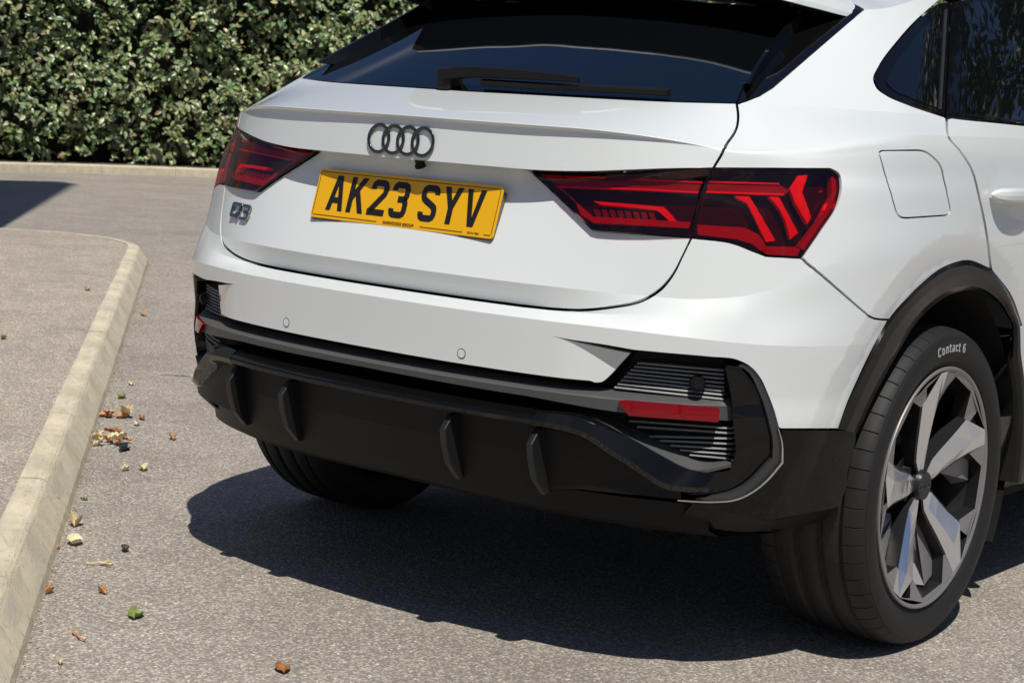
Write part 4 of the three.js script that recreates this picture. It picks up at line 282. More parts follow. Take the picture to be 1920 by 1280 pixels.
function rawS(u, v, lo, hi) { // lo..hi: the row span to stay in (one-sided at a crease)
  const i = lo !== undefined ? clamp(lo, 0, NR - 2) : clamp(Math.floor(v), 0, NR - 2), t = v - i;
  const p1 = rowPt(i, u), p2 = rowPt(i + 1, u), p0 = i > 0 ? rowPt(i - 1, u) : p1.map((x, q) => 2 * x - p2[q]), p3 = i + 2 < NR ? rowPt(i + 2, u) : p2.map((x, q) => 2 * x - p1[q]);
  const c1 = knots(CR[i], u), c2 = knots(CR[i + 1], u), d = p2.map((x, q) => x - p1[q]), L = Math.hypot(...d);
  const lim = (m) => { const n = Math.hypot(...m); return n > 1.6 * L ? m.map((x) => x * 1.6 * L / n) : m; };
  const m1 = lim(d.map((x, q) => lerp((p2[q] - p0[q]) / 2, x, c1))), m2 = lim(d.map((x, q) => lerp((p3[q] - p1[q]) / 2, x, c2)));
  const t2 = t * t, t3 = t2 * t, o = [0, 1, 2].map((q) => (2 * t3 - 3 * t2 + 1) * p1[q] + (t3 - 2 * t2 + t) * m1[q] + (-2 * t3 + 3 * t2) * p2[q] + (t3 - t2) * m2[q]);
  if (u > 9) { const rr = Math.hypot(o[2] + 0.776, o[1] - 0.356); if (o[1] > 0.15) o[0] -= 0.009 * (1 - clamp((rr - 0.5) / 0.06)); } // the skin turns in round the rear wheel arch
  return o;
}
function S(u, v, off = 0, lo) { // point and outward normal
  const s = u < 0 ? -1 : 1, a = Math.abs(u), e = 1e-3, i = lo ?? clamp(Math.floor(v), 0, NR - 2);
  const p = rawS(a, v, i), v0 = Math.max(v - e, i), v1 = Math.min(v + e, i + 1);
  const ua = rawS(Math.max(a - e, 0), v, i), ub = rawS(Math.min(a + e, NS - 1), v, i), va = rawS(a, v0, i), vb = rawS(a, v1, i);
  let du = ub.map((x, q) => x - ua[q]); if (a < e) du = [1, 0, 0];
  const dv = vb.map((x, q) => x - va[q]);
  let n = [dv[1] * du[2] - dv[2] * du[1], dv[2] * du[0] - dv[0] * du[2], dv[0] * du[1] - dv[1] * du[0]]; const l = Math.hypot(...n) || 1; n = n.map((x) => x / l);
  return { p: V((p[0] + n[0] * off) * s, p[1] + n[1] * off, p[2] + n[2] * off), n: V(n[0] * s, n[1], n[2]) };
}
function clipAxis(poly, ax, val, keepLess) {
  const o = [], f = (p) => keepLess ? val - p[ax] : p[ax] - val;
  for (let i = 0; i < poly.length; i++) {
    const a = poly[i], b = poly[(i + 1) % poly.length], fa = f(a), fb = f(b);
    if (fa >= 0) o.push(a);
    if ((fa >= 0) !== (fb >= 0)) { const t = fa / (fa - fb); const q = [lerp(a[0], b[0], t), lerp(a[1], b[1], t)]; q[ax] = val; o.push(q); }
  }
  return o;
}
const both = (half) => [...half, ...half.slice().reverse().filter((p) => Math.abs(p[0]) > 1e-4).map(([u, v]) => [-u, v])]; // half outline to full width
// a sheet cut out of the skin along an outline, with its edges turned in by `deep`
function panel(poly, { off = 0, deep = 0.012, du = 0.2, dv = 0.2, uvScale = 4, skin = true } = {}) {
  const offAt = typeof off === 'function' ? off : () => off;
  const pos = [], nor = [], idx = [], uv = [], key = new Map();
  const us = poly.map((p) => p[0]), vs = poly.map((p) => p[1]), u0 = Math.floor(Math.min(...us) / du) * du, u1 = Math.max(...us), w0 = Math.min(...vs), w1 = Math.max(...vs);
  const vert = (u, v, lo) => {
    const k = `${u.toFixed(4)}_${v.toFixed(4)}_${lo}`; if (key.has(k)) return key.get(k);
    const e = 0.02, o = offAt(u, v); let { p, n } = S(u, v, o, lo);
    if (typeof off === 'function') { const a = S(u - e, v, offAt(u - e, v), lo).p, b = S(u + e, v, offAt(u + e, v), lo).p, vv = clamp(v, lo + e, lo + 1 - e), c = S(u, vv - e, offAt(u, vv - e), lo).p, d = S(u, vv + e, offAt(u, vv + e), lo).p; const m = d.sub(c).cross(b.sub(a)).normalize(); if (m.dot(n) < 0) m.negate(); n = m; }
    const i = pos.length / 3; pos.push(p.x, p.y, p.z); nor.push(n.x, n.y, n.z); uv.push(p.x * uvScale, p.y * uvScale); key.set(k, i); return i;
  };
  const tri = (a, b, c) => {
    if (a === b || b === c || a === c) return;
    const A = V().fromArray(pos, a * 3), B = V().fromArray(pos, b * 3), C = V().fromArray(pos, c * 3), m = B.clone().sub(A).cross(C.clone().sub(A)); if (m.lengthSq() < 1e-16) return;
    const n = V().fromArray(nor, a * 3).add(V().fromArray(nor, b * 3)).add(V().fromArray(nor, c * 3));
    m.dot(n) > 0 ? idx.push(a, b, c) : idx.push(a, c, b);
  };
  if (skin) for (let u = u0; u < u1 - 1e-9; u = +(u + du).toFixed(6)) {
    let strip = clipAxis(poly, 0, u, false); if (strip.length < 3) continue; strip = clipAxis(strip, 0, u + du, true); if (strip.length < 3) continue;
    for (let v = Math.floor(w0 / dv) * dv; v < w1 - 1e-9; v = +(v + dv).toFixed(6)) {
      let c = clipAxis(strip, 1, v, false); if (c.length < 3) continue; c = clipAxis(c, 1, v + dv, true); if (c.length < 3) continue;
      c = c.filter((p, i) => { const q = c[(i + 1) % c.length]; return Math.hypot(p[0] - q[0], p[1] - q[1]) > 1e-5; }); if (c.length < 3) continue;
      const lo = clamp(Math.floor(v + dv / 2), 0, NR - 2), id = c.map((p) => vert(p[0], clamp(p[1], lo, lo + 1), lo));
      if (c.length === 3) tri(id[0], id[1], id[2]);
      else for (const t of THREE.ShapeUtils.triangulateShape(c.map((p) => new THREE.Vector2(p[0], p[1])), [])) tri(id[t[0]], id[t[1]], id[t[2]]);
    }
  }
  if (deep) { // turned-in edge
    const E = []; const n = poly.length;
    for (let i = 0; i < n; i++) { const a = poly[i], b = poly[(i + 1) % n], k = Math.max(1, Math.ceil(Math.max(Math.abs(b[0] - a[0]) / 0.25, Math.abs(b[1] - a[1]) / 0.25))); for (let t = 0; t < k; t++) E.push([lerp(a[0], b[0], t / k), lerp(a[1], b[1], t / k)]); }
    const cu = (u0 + u1) / 2, P = E.map(([u, v]) => { const lo = clamp(Math.floor(v - 1e-6), 0, NR - 2), s = S(u, clamp(v, lo, lo + 1), offAt(u, v), lo); return [s.p, s.p.clone().addScaledVector(s.n, -deep)]; });
    let area = 0; for (let i = 0; i < n; i++) { const a = poly[i], b = poly[(i + 1) % n]; area += a[0] * b[1] - a[1] * b[0]; }
    for (let i = 0; i < P.length; i++) {
      const [a, ai] = P[i], [b, bi] = P[(i + 1) % P.length]; if (a.distanceTo(b) < 1e-5) continue;
      let m = b.clone().sub(a).cross(ai.clone().sub(a)).normalize(); const k = pos.length / 3; if (area < 0) m.negate();
      const flip = area < 0; for (const p of [a, b, bi, ai]) { pos.push(p.x, p.y, p.z); nor.push(m.x, m.y, m.z); uv.push(p.x * uvScale, p.y * uvScale); }
      flip ? idx.push(k, k + 2, k + 1, k, k + 3, k + 2) : idx.push(k, k + 1, k + 2, k, k + 2, k + 3);
    }
  }
  return geoFrom(pos, nor, idx, uv);
}
const withHole = (poly, hole) => { // joins the hole to the outline by a slit
  let best = [1e9, 0, 0]; poly.forEach((p, i) => hole.forEach((h, j) => { const d = Math.hypot(p[0] - h[0], p[1] - h[1]); if (d < best[0]) best = [d, i, j]; }));
  const ar = (q) => q.reduce((s, a, i) => s + a[0] * q[(i + 1) % q.length][1] - a[1] * q[(i + 1) % q.length][0], 0);
  let h = hole.slice(); if (ar(h) * ar(poly) > 0) h.reverse(); const hp = hole[best[2]], k = h.indexOf(hp); h = [...h.slice(k), ...h.slice(0, k), hp];
  return [...poly.slice(0, best[1] + 1), ...h, ...poly.slice(best[1])];
};
const Dp = (x) => 0.15 * x * x + 0.30 * x ** 4;         // how the tail curves forward towards its corners, seen from above
const across = (xs, y, z0) => xs.map((x) => V(x, typeof y === 'function' ? y(Math.abs(x)) : y, (typeof z0 === 'function' ? z0(Math.abs(x)) : z0) - Dp(x)));
const span = (a, b, n) => Array.from({ length: n }, (_, i) => lerp(a, b, i / (n - 1)));
// ------------------------------------------------------------------ ground, kerbs
function flatUV(g) { const p = g.attributes.position, uv = new Float32Array(p.count * 2); for (let i = 0; i < p.count; i++) { uv[2 * i] = p.getX(i); uv[2 * i + 1] = p.getZ(i); } g.setAttribute('uv', new THREE.BufferAttribute(uv, 2)); return g; }
structure('road', flatUV(new THREE.PlaneGeometry(400, 400).rotateX(-Math.PI / 2)), roadMat, 'weathered grey brown asphalt car park surface', 'road');

const kd = new THREE.Vector2(-0.745, -0.667).normalize(), kn = new THREE.Vector2(kd.y, -kd.x);   // along the near kerb; towards the pavement
const K0 = new THREE.Vector2(-0.17, 0.83).addScaledVector(kd, -4.2), K1 = new THREE.Vector2(-6.0, -4.39);
const straight = K1.distanceTo(K0), arcR = 1.0, arcL = arcR * Math.PI * 0.5, kc = K1.clone().addScaledVector(kn, arcR);
function nearKerb(s) { // position along the foot of the kerb and the direction towards the pavement
  if (s < straight) return [K0.clone().addScaledVector(kd, s), kn.clone()];
  const a = Math.min((s - straight) / arcR, Math.PI / 2), out = kn.clone().multiplyScalar(-Math.cos(a)).addScaledVector(kd, Math.sin(a)), p = kc.clone().addScaledVector(out, arcR);
  if (s > straight + arcL) p.addScaledVector(kn, s - straight - arcL);
  return [p, out.negate()];
}
const farPath = (() => { const p = []; for (let z = 6; z > -9.19; z -= 0.5) p.push([-14.22, z]); for (let s = 0; s <= 3.2; s += 0.2) p.push([-14.22 + 0.105 * s * s, -9.19 - s]); const [lx, lz] = p[p.length - 1]; for (let t = 0.5; t < 16; t += 0.5) p.push([lx + 0.5579 * t, lz - 0.83 * t]); return p; })();
const farLen = [0]; for (let i = 1; i < farPath.length; i++) farLen.push(farLen[i - 1] + Math.hypot(farPath[i][0] - farPath[i - 1][0], farPath[i][1] - farPath[i - 1][1]));
function farKerb(s) {
  let i = 1; while (i < farLen.length - 1 && farLen[i] < s) i++;
  const a = farPath[i - 1], b = farPath[i], t = (s - farLen[i - 1]) / (farLen[i] - farLen[i - 1]), d = new THREE.Vector2(b[0] - a[0], b[1] - a[1]).normalize();
  return [new THREE.Vector2(lerp(a[0], b[0], t), lerp(a[1], b[1], t)), new THREE.Vector2(d.y, -d.x)];
}
function kerbStone(fn, s0, s1, prof, lift, seg) {
  const pos = [], uv = [], idx = [], m = prof.length;
  for (let i = 0; i <= seg; i++) {
    const e = i === 0 || i === seg ? 1 : 0, s = lerp(s0, s1, i / seg), [p, n] = fn(s);
    prof.forEach(([o, y], k) => { pos.push(p.x + n.x * o, y + (y > 0 ? lift : 0) , p.y + n.y * o); uv.push(s, k * 0.055); });
  }
  for (let i = 0; i < seg; i++) for (let k = 0; k < m - 1; k++) { const a = i * m + k, b = a + m; idx.push(a, a + 1, b, a + 1, b + 1, b); }
  for (const e of [0, seg]) { const b = e * m; for (let k = 1; k < m - 1; k++) e ? idx.push(b, b + k, b + k + 1) : idx.push(b, b + k + 1, b + k); }
  const g = geoFrom(pos, null, idx, uv), h = g.toNonIndexed(); h.computeVertexNormals(); return h;
}
function kerb(name, label, fn, len, stone, prof, seed, arc) {
  const g = new THREE.Group(); top(g, name); g.userData = { kind: 'structure', label, category: 'kerb' }; const R = rnd(seed);
  for (let s = 0; s < len - 0.05;) {
    const inArc = arc && s > arc[0] - 0.1 && s < arc[1], l = inArc ? stone * 0.43 : stone, e = Math.min(s + l, len);
    part(g, 'kerb_stone', kerbStone(fn, s + 0.003, e - 0.003, prof.map(([o, y]) => [o + (R() - 0.5) * 0.0015, y]), (R() - 0.5) * 0.004, inArc || !arc ? 6 : 4), concrete); s = e;
  }
  return prep(g);
}
const nearProf = [[0, -0.05], [0, 0.0], [0.006, 0.02], [0.046, 0.078], [0.055, 0.09], [0.064, 0.0965], [0.075, 0.099], [0.1, 0.1], [0.124, 0.1], [0.125, -0.05]];
kerb('near_kerb', 'pale scuffed concrete kerb running beside the car and round the pavement corner', nearKerb, straight + arcL + 8, 0.915, nearProf, 3, [straight, straight + arcL]);
kerb('far_kerb', 'buff concrete kerb in front of the hedge', farKerb, farLen[farLen.length - 1], 0.915, [[0, -0.05], [0, 0.0], [0.004, 0.085], [0.016, 0.1], [0.124, 0.102], [0.125, -0.05]], 4);
{ // pavement behind the near kerb
  const sh = new THREE.Shape(), L = straight + arcL + 8; let first = true;
  for (let s = 0; s <= L + 1e-6; s += 0.12) { const [p, n] = nearKerb(s), x = p.x + n.x * 0.1245, z = p.y + n.y * 0.1245; first ? sh.moveTo(x, -z) : sh.lineTo(x, -z); first = false; }
  sh.lineTo(-12.5, -14); sh.lineTo(-2, -12);
  structure('pavement', flatUV(new THREE.ShapeGeometry(sh, 1).rotateX(-Math.PI / 2).translate(0, 0.096, 0)), paveMat, 'tan grey asphalt pavement behind the near kerb', 'pavement');
}
{ // soil strip under the hedge
  const sh = new THREE.Shape(), n = 240, L = farLen[farLen.length - 1];
  for (let i = 0; i <= n; i++) { const [p, q] = farKerb(L * i / n), x = p.x + q.x * 0.122, z = p.y + q.y * 0.122; i ? sh.lineTo(x, -z) : sh.moveTo(x, -z); }
  for (let i = n; i >= 0; i--) { const [p, q] = farKerb(L * i / n); sh.lineTo(p.x + q.x * 2.4, -(p.y + q.y * 2.4)); }
  const t = 256, a = tileNoise(t, 40, 91), b = tileNoise(t, 128, 92);
  const soil = new THREE.MeshStandardMaterial({ roughness: 1, map: tex(t, (x, y) => { const v = 0.05 + 0.10 * a[y * t + x] * b[y * t + x]; return [toS(v * 1.25), toS(v), toS(v * 0.75)]; }, { srgb: true, rep: [1, 1] }) });
  structure('soil_strip', flatUV(new THREE.ShapeGeometry(sh, 1).rotateX(-Math.PI / 2).translate(0, 0.09, 0)), soil, 'dry brown soil strip between the far kerb and the hedge', 'soil');
}

// ------------------------------------------------------------------ foliage
function leafGeo(l, w, fold, curl) { // pointed blade, folded along the midrib, curling down
  const pos = [], idx = [], st = [[0, 0], [0.28, 0.82], [0.55, 1], [0.8, 0.62], [1, 0]];
  st.forEach(([t, k]) => { const y = -curl * t * t * l; pos.push(-w * k / 2, y + fold * k * w, t * l, 0, y, t * l, w * k / 2, y + fold * k * w, t * l); });
  for (let i = 0; i < 4; i++) { const a = i * 3, b = a + 3; idx.push(a, b, a + 1, a + 1, b, b + 1, a + 1, b + 1, a + 2, a + 2, b + 1, b + 2); }
  return geoFrom(pos, null, idx);
}
const leafMat = phys({ name: 'evergreen_leaf', color: 0xffffff, roughness: 0.28, transmission: 0.12, thickness: 0, ior: 1.45 });
const treeLeafMat = phys({ name: 'tree_leaf', color: 0xffffff, roughness: 0.55, transmission: 0.3, thickness: 0 });
function scatter(geo, mat, list, name) { // list: [position, facing, size, colour]
  const m = new THREE.InstancedMesh(geo, mat, list.length); m.name = name; const o = new THREE.Object3D(), q = new THREE.Quaternion(), up = V(0, 1, 0);
  list.forEach(([p, n, s, c, spin], i) => { o.position.copy(p); q.setFromUnitVectors(up, n); o.quaternion.copy(q).multiply(new THREE.Quaternion().setFromAxisAngle(up, spin)); o.scale.setScalar(s); o.updateMatrix(); m.setMatrixAt(i, o.matrix); m.setColorAt(i, c); });
  return m;
}
{
  const hedge = new THREE.Group(); top(hedge, 'hedge'); tag(hedge, 'tall dense evergreen hedge with glossy green leaves behind the far kerb', 'hedge');
  const R = rnd(21), L0 = 12.5, L1 = 30.5, list = [], H = 3.0, cell = new Map();
  const bulge = (s, y) => { let b = 0; for (const [f, g, a, k] of [[2.1, 2.6, 0.14, 1], [4.7, 5.2, 0.11, 2.2], [9.5, 11, 0.085, 4], [17, 19, 0.05, 7]]) b += a * Math.sin(s * f + k * 1.7 + 1.3 * Math.sin(y * g * 0.7 + k)) * Math.sin(y * g + k * 2.3 + 1.1 * Math.sin(s * f * 0.6)); return b; };
  const surf = (s, y, depth) => { const [p, n] = farKerb(s), lean = 0.42 + 0.10 * y - 0.02 * y * y - bulge(s, y) + depth + (y < 0.3 ? 0.12 * (1 - y / 0.3) : 0); return [V(p.x + n.x * lean, 0.1 + y, p.y + n.y * lean), n]; };
  const gc = (k) => k < 0.62 ? rgb(lerp(0.22, 0.34, R()), lerp(0.29, 0.40, R()), lerp(0.13, 0.20, R())) : k < 0.9 ? rgb(lerp(0.10, 0.17, R()), lerp(0.15, 0.22, R()), lerp(0.05, 0.09, R())) : k < 0.975 ? rgb(lerp(0.46, 0.6, R()), lerp(0.50, 0.62, R()), lerp(0.26, 0.36, R())) : rgb(0.30, 0.20, 0.09);
  for (let k = 0; k < 8200; k++) { // a twig end carries a rosette of leaves
    const s = lerp(L0, L1, R()), y = 0.02 + Math.pow(R(), 0.92) * H, [c, n] = surf(s, y, (R() < 0.6 ? R() * 0.06 : R() * 0.26)), m = 4 + (R() * 5 | 0);
    if (y < 0.35 && Math.sin(s * 5.1) + Math.sin(s * 8.3 + 1) > 0.5 && R() < 0.8) continue;
    const ax = V(-n.x, 0.5 + 0.5 * R(), -n.y).add(V(R() - 0.5, R() - 0.5, R() - 0.5).multiplyScalar(0.9)).normalize();
    for (let q = 0; q < m; q++) {
      const d = V(R() - 0.5, R() - 0.5, R() - 0.5).multiplyScalar(1.35).add(ax).normalize();
      list.push([c.clone().add(V(R() - 0.5, R() - 0.5, R() - 0.5).multiplyScalar(0.08)), d, lerp(0.75, 1.35, R()), gc(R()), R() * 6.28]);
    }
  }
  hedge.add(scatter(leafGeo(0.075, 0.042, 0.22, 0.22), leafMat, list, 'foliage')); hedge.children[0].userData.kind = 'stuff';
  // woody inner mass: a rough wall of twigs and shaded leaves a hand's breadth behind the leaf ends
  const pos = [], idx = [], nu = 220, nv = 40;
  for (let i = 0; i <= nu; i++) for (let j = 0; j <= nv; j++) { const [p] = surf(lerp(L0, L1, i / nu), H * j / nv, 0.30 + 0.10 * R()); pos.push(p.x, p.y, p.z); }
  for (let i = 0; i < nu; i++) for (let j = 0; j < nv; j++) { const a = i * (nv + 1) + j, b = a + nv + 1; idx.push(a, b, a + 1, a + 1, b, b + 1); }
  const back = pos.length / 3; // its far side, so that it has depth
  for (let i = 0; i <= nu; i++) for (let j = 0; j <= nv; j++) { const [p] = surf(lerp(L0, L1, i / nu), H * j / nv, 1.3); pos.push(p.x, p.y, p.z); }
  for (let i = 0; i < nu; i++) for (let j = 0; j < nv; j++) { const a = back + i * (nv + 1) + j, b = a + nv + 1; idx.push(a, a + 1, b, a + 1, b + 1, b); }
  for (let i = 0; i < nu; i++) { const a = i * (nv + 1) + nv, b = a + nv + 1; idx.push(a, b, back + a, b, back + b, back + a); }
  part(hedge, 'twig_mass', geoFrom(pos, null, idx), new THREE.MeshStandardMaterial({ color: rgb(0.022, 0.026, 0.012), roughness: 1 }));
  for (let k = 0; k < 26; k++) { const s = lerp(L0, L1, (k + R()) / 26), [a] = surf(s, 0, 0.3), [b] = surf(s + (R() - 0.5) * 0.5, 0.7, 0.24); part(hedge, 'stem', tube([a.setY(0.05), a.clone().lerp(b, 0.5).add(V(R() * 0.06, 0, R() * 0.06)), b], 0.012 + R() * 0.012, 6, 6), new THREE.MeshStandardMaterial({ color: rgb(0.10, 0.075, 0.05), roughness: 0.95 })); }
  prep(hedge);
}
function tree(x, z, h, r, seed, label) { // broadleaf tree: trunk, limbs, crown
  const g = new THREE.Group(); top(g, 'broadleaf_tree'); tag(g, label, 'tree', 'trees round the car park'); g.position.set(x, 0, z);
  const R = rnd(seed), bark = new THREE.MeshStandardMaterial({ color: rgb(0.11, 0.085, 0.06), roughness: 0.95 }), limbs = [], list = [];
  const trunk = new THREE.CylinderGeometry(0.12, 0.24, h * 0.45, 10, 4).translate(0, h * 0.225, 0); part(g, 'trunk', trunk, bark);
  for (let k = 0; k < 9; k++) { const a = k * 2.4 + R(), e = 0.5 + R() * 0.7, l = r * (0.6 + 0.35 * R()), s = V(0, h * lerp(0.28, 0.45, R()), 0), t = s.clone().add(V(Math.cos(a) * l * Math.cos(e), l * Math.sin(e) * 1.4, Math.sin(a) * l * Math.cos(e))); limbs.push(tube([s, s.clone().lerp(t, 0.5).add(V(0, -0.2, 0)), t], 0.05, 6, 6)); }
  part(g, 'limb', merge(limbs), bark);
  const clumps = Array.from({ length: 46 }, () => { const a = R() * 6.28, c = R() * 2 - 1, q = Math.cbrt(R()) * 0.86, s = Math.sqrt(1 - c * c); return [V(Math.cos(a) * s * r * q, h * 0.63 + c * h * 0.36 * q, Math.sin(a) * s * r * q), lerp(0.7, 1.4, R())]; });
  for (let k = 0; k < 22000; k++) { const [c, cr] = clumps[R() * 46 | 0], a = R() * 6.28, y = R() * 2 - 1, s = Math.sqrt(1 - y * y), q = Math.cbrt(R()), d = V(Math.cos(a) * s, y, Math.sin(a) * s); list.push([c.clone().addScaledVector(d, cr * q), d.clone().add(V(R() - 0.5, R() + 0.2, R() - 0.5)).normalize(), lerp(1.6, 2.9, R()), rgb(lerp(0.045, 0.10, R()), lerp(0.075, 0.13, R()), lerp(0.02, 0.04, R())), R() * 6.28]); }
  const m = scatter(leafGeo(0.075, 0.055, 0.15, 0.2), treeLeafMat, list, 'crown'); m.userData.kind = 'stuff'; g.add(m); prep(g);
}
tree(0.8, -21, 11.5, 3.8, 51, 'dense green tree standing ahead of the car, nearest its nose');
tree(5.4, -18, 13.2, 4.2, 52, 'tallest broad green tree standing ahead of the car to the right');
tree(11, -22, 11.5, 4.0, 53, 'rounded green tree standing farthest to the right ahead of the car');
tree(19, 14, 8.5, 3.4, 54, 'round crowned tree behind the photographer on the right');
tree(11, 21, 9.0, 3.6, 55, 'broad tree behind the photographer, second from the right');
tree(2, 23, 8.2, 3.4, 56, 'tree behind the photographer straight behind the car');
{ // tall pylon off to the left: its shadow lies on the road behind the pavement corner
  const g = new THREE.Group(); top(g, 'pylon_tower'); tag(g, 'tall slim dark grey clad pylon standing left of the pavement', 'pylon');
  const h = 15, e1 = V(-0.23, 0, 0.973), cx = V(-12.45 + h * SUN.x / SUN.y, 0, -8.87 + h * SUN.z / SUN.y);
  g.position.copy(cx); g.rotation.y = Math.atan2(e1.x, e1.z); // local +z runs along the face
  const clad = new THREE.MeshStandardMaterial({ color: rgb(0.16, 0.165, 0.17), roughness: 0.5, metalness: 0.3 }), dark = new THREE.MeshStandardMaterial({ color: rgb(0.05, 0.05, 0.055), roughness: 0.6 });
  part(g, 'core', box(0.28, h - 0.02, 4.44, -0.2, (h - 0.02) / 2, 2.25), dark); part(g, 'plinth', box(0.7, 0.3, 4.9, -0.2, 0.15, 2.25, 0.02), concrete);
  for (let i = 0; i < 12; i++) for (let j = 0; j < 3; j++) part(g, 'cladding_panel', box(0.38, 1.2, 1.48, -0.19, 0.3 + 0.61 + i * 1.225, 0.75 + j * 1.5, 0.01), clad);
  prep(g);
}
// ------------------------------------------------------------------ the car
const car = new THREE.Group(); top(car, 'parked_car'); tag(car, 'white coupe SUV with gloss black trim and yellow rear number plate, seen from behind', 'car');
const font = await new FontLoader().loadAsync('fonts/droid/droid_sans_bold.typeface.json');
const pair = (name, geo, mat, label, parent = car) => [part(parent, name, geo, mat, label), part(parent, name, mirror(geo), mat, label)];
const tailgate = part(car, 'tailgate', panel(both(D.tail)), M.paint);
for (const s of [0, 1]) { // quarter panels with a filler flap on the right
  const q = panel(s ? D.quarter : withHole(D.quarter, D.flapHole), { du: 0.125, dv: 0.125 });
  part(car, 'quarter_panel', s ? mirror(q) : q, M.paint);
}
part(car, 'fuel_flap', panel(D.flap), M.paint);
const frontG = panel(D.front, { du: 0.25, dv: 0.25 }); pair('front_body', frontG, M.paint);
part(car, 'roof', panel(both([[0, 0.02], [0, 1.15], [9.3, 1.15], [20, 1.15], [20.5, 0.28], [20.5, 0.02]]), { du: 0.5, dv: 0.2 }), M.paint);
part(car, 'windscreen', panel(both([[20.6, 0.05], [20.6, 0.27], [24.9, 0.27], [24.9, 0.02]].map(([u, v]) => [u, v])).slice(0, 4), { du: 0.25, dv: 0.1, off: 0.002 }), M.glass);
const rearWindow = part(car, 'rear_window', panel(both(D.glass), { deep: 0.005 }), M.glass);
pair('pillar_trim', panel(D.pillar, { deep: 0.006 }), M.gloss);
// bumper: upper skin, and the tongues that step back under it beside the grilles
const tongueOff = (u) => -0.028 * sstep(UG, 6.2, Math.abs(u));
const bumper = part(car, 'rear_bumper', panel(both(D.bump), { du: 0.125, dv: 0.125, deep: 0.03 }), M.paint);
pair('bumper_tongue', panel(D.tongue, { off: tongueOff, deep: 0.022, du: 0.1, dv: 0.1 }), M.paint, undefined, bumper);
for (const s of [1, -1]) { const [x, y, z] = L3.sens1, q = part(bumper, 'parking_sensor', merge([new THREE.CylinderGeometry(0.0088, 0.0088, 0.004, 28).rotateX(Math.PI / 2)]), M.paint); q.position.set(s * x, y, z - 0.0012); q.rotation.y = s * Math.atan(0.3 * x); const g = part(bumper, 'sensor_seal', new THREE.TorusGeometry(0.0096, 0.0008, 6, 32), M.dark); g.position.set(s * x, y, z + 0.0002); g.rotation.y = s * Math.atan(0.3 * x); }

// tail lamps: inner pieces ride on the tailgate, outer ones on the quarter panels
const lensOff = (u) => 0.012 * (1 - sstep(4.5, 7.5, Math.abs(u)));
const inn = (d) => (u) => lensOff(u) - d;
const wide = (poly, k) => { const cu = poly.reduce((s, p) => s + p[0], 0) / poly.length, cv = poly.reduce((s, p) => s + p[1], 0) / poly.length; return poly.map(([u, v]) => [cu + (u - cu) * k, cv + (v - cv) * k]); };
for (const side of [0, 1]) {
  const f = (g) => side ? mirror(g) : g;
  const a = new THREE.Group(); a.name = 'tail_lamp'; a.userData.label = side ? 'inner left tail lamp on the tailgate' : 'inner right tail lamp on the tailgate'; car.add(a);
  part(a, 'lens', f(panel(D.lampIn, { off: lensOff, deep: 0, du: 0.125, dv: 0.125 })), M.lens);
  part(a, 'bezel', f(panel(D.lampIn, { off: (u) => lensOff(u) - 0.0006, deep: 0.016, skin: false })), M.housing);
  part(a, 'housing', f(panel(D.lampIn, { off: inn(0.03), deep: 0 })), M.housing);
  part(a, 'light_bar', f(panel(D.lb_inbar, { off: inn(0.012), deep: 0.01 })), M.guide);
  part(a, 'reflector_rim', f(panel(D.lb_botin, { off: inn(0.010), deep: 0.014 })), M.rim);
  part(a, 'reflector_step', f(panel(D.lb_step, { off: inn(0.010), deep: 0.014 })), M.light);
  for (const k of ['lt_in1', 'lt_in2']) part(a, 'light_line', f(panel(D[k], { off: inn(0.009), deep: 0.004 })), M.light);
  for (let c = 0; c < 8; c++) part(a, 'reflector_cell', f(panel(D['cell' + c], { off: inn(0.016), deep: 0.01 })), M.cell);
  const b = new THREE.Group(); b.name = 'tail_lamp'; b.userData.label = side ? 'outer left tail lamp on the body corner' : 'outer right tail lamp with slanting light bars on the body corner'; car.add(b);
  part(b, 'lens', f(panel(D.lampOut, { off: lensOff, deep: 0, du: 0.125, dv: 0.125 })), M.lens);
  part(b, 'bezel', f(panel(D.lampOut, { off: (u) => lensOff(u) - 0.0006, deep: 0.016, skin: false })), M.housing);
  part(b, 'housing', f(panel(D.lampOut, { off: inn(0.032), deep: 0 })), M.housing);
  part(b, 'light_bar', f(panel(D.lb_outbar, { off: inn(0.012), deep: 0.01 })), M.guide);
  part(b, 'chevron', f(panel(D.lb_chev, { off: inn(0.010), deep: 0.012 })), M.light);
  for (const k of ['lt_out1', 'lt_out2']) part(b, 'light_line', f(panel(D[k], { off: inn(0.009), deep: 0.004 })), M.light);
  for (const k of ['lb_s1', 'lb_s2']) part(b, 'slanted_bar', f(panel(D[k], { off: inn(0.013), deep: 0.012 })), M.light);
  part(b, 'reflector_rim', f(panel(D.lb_botout, { off: inn(0.010), deep: 0.014 })), M.rim);
  part(b, 'reflector_rim', f(panel(D.lb_right, { off: inn(0.010), deep: 0.014 })), M.rim);
}

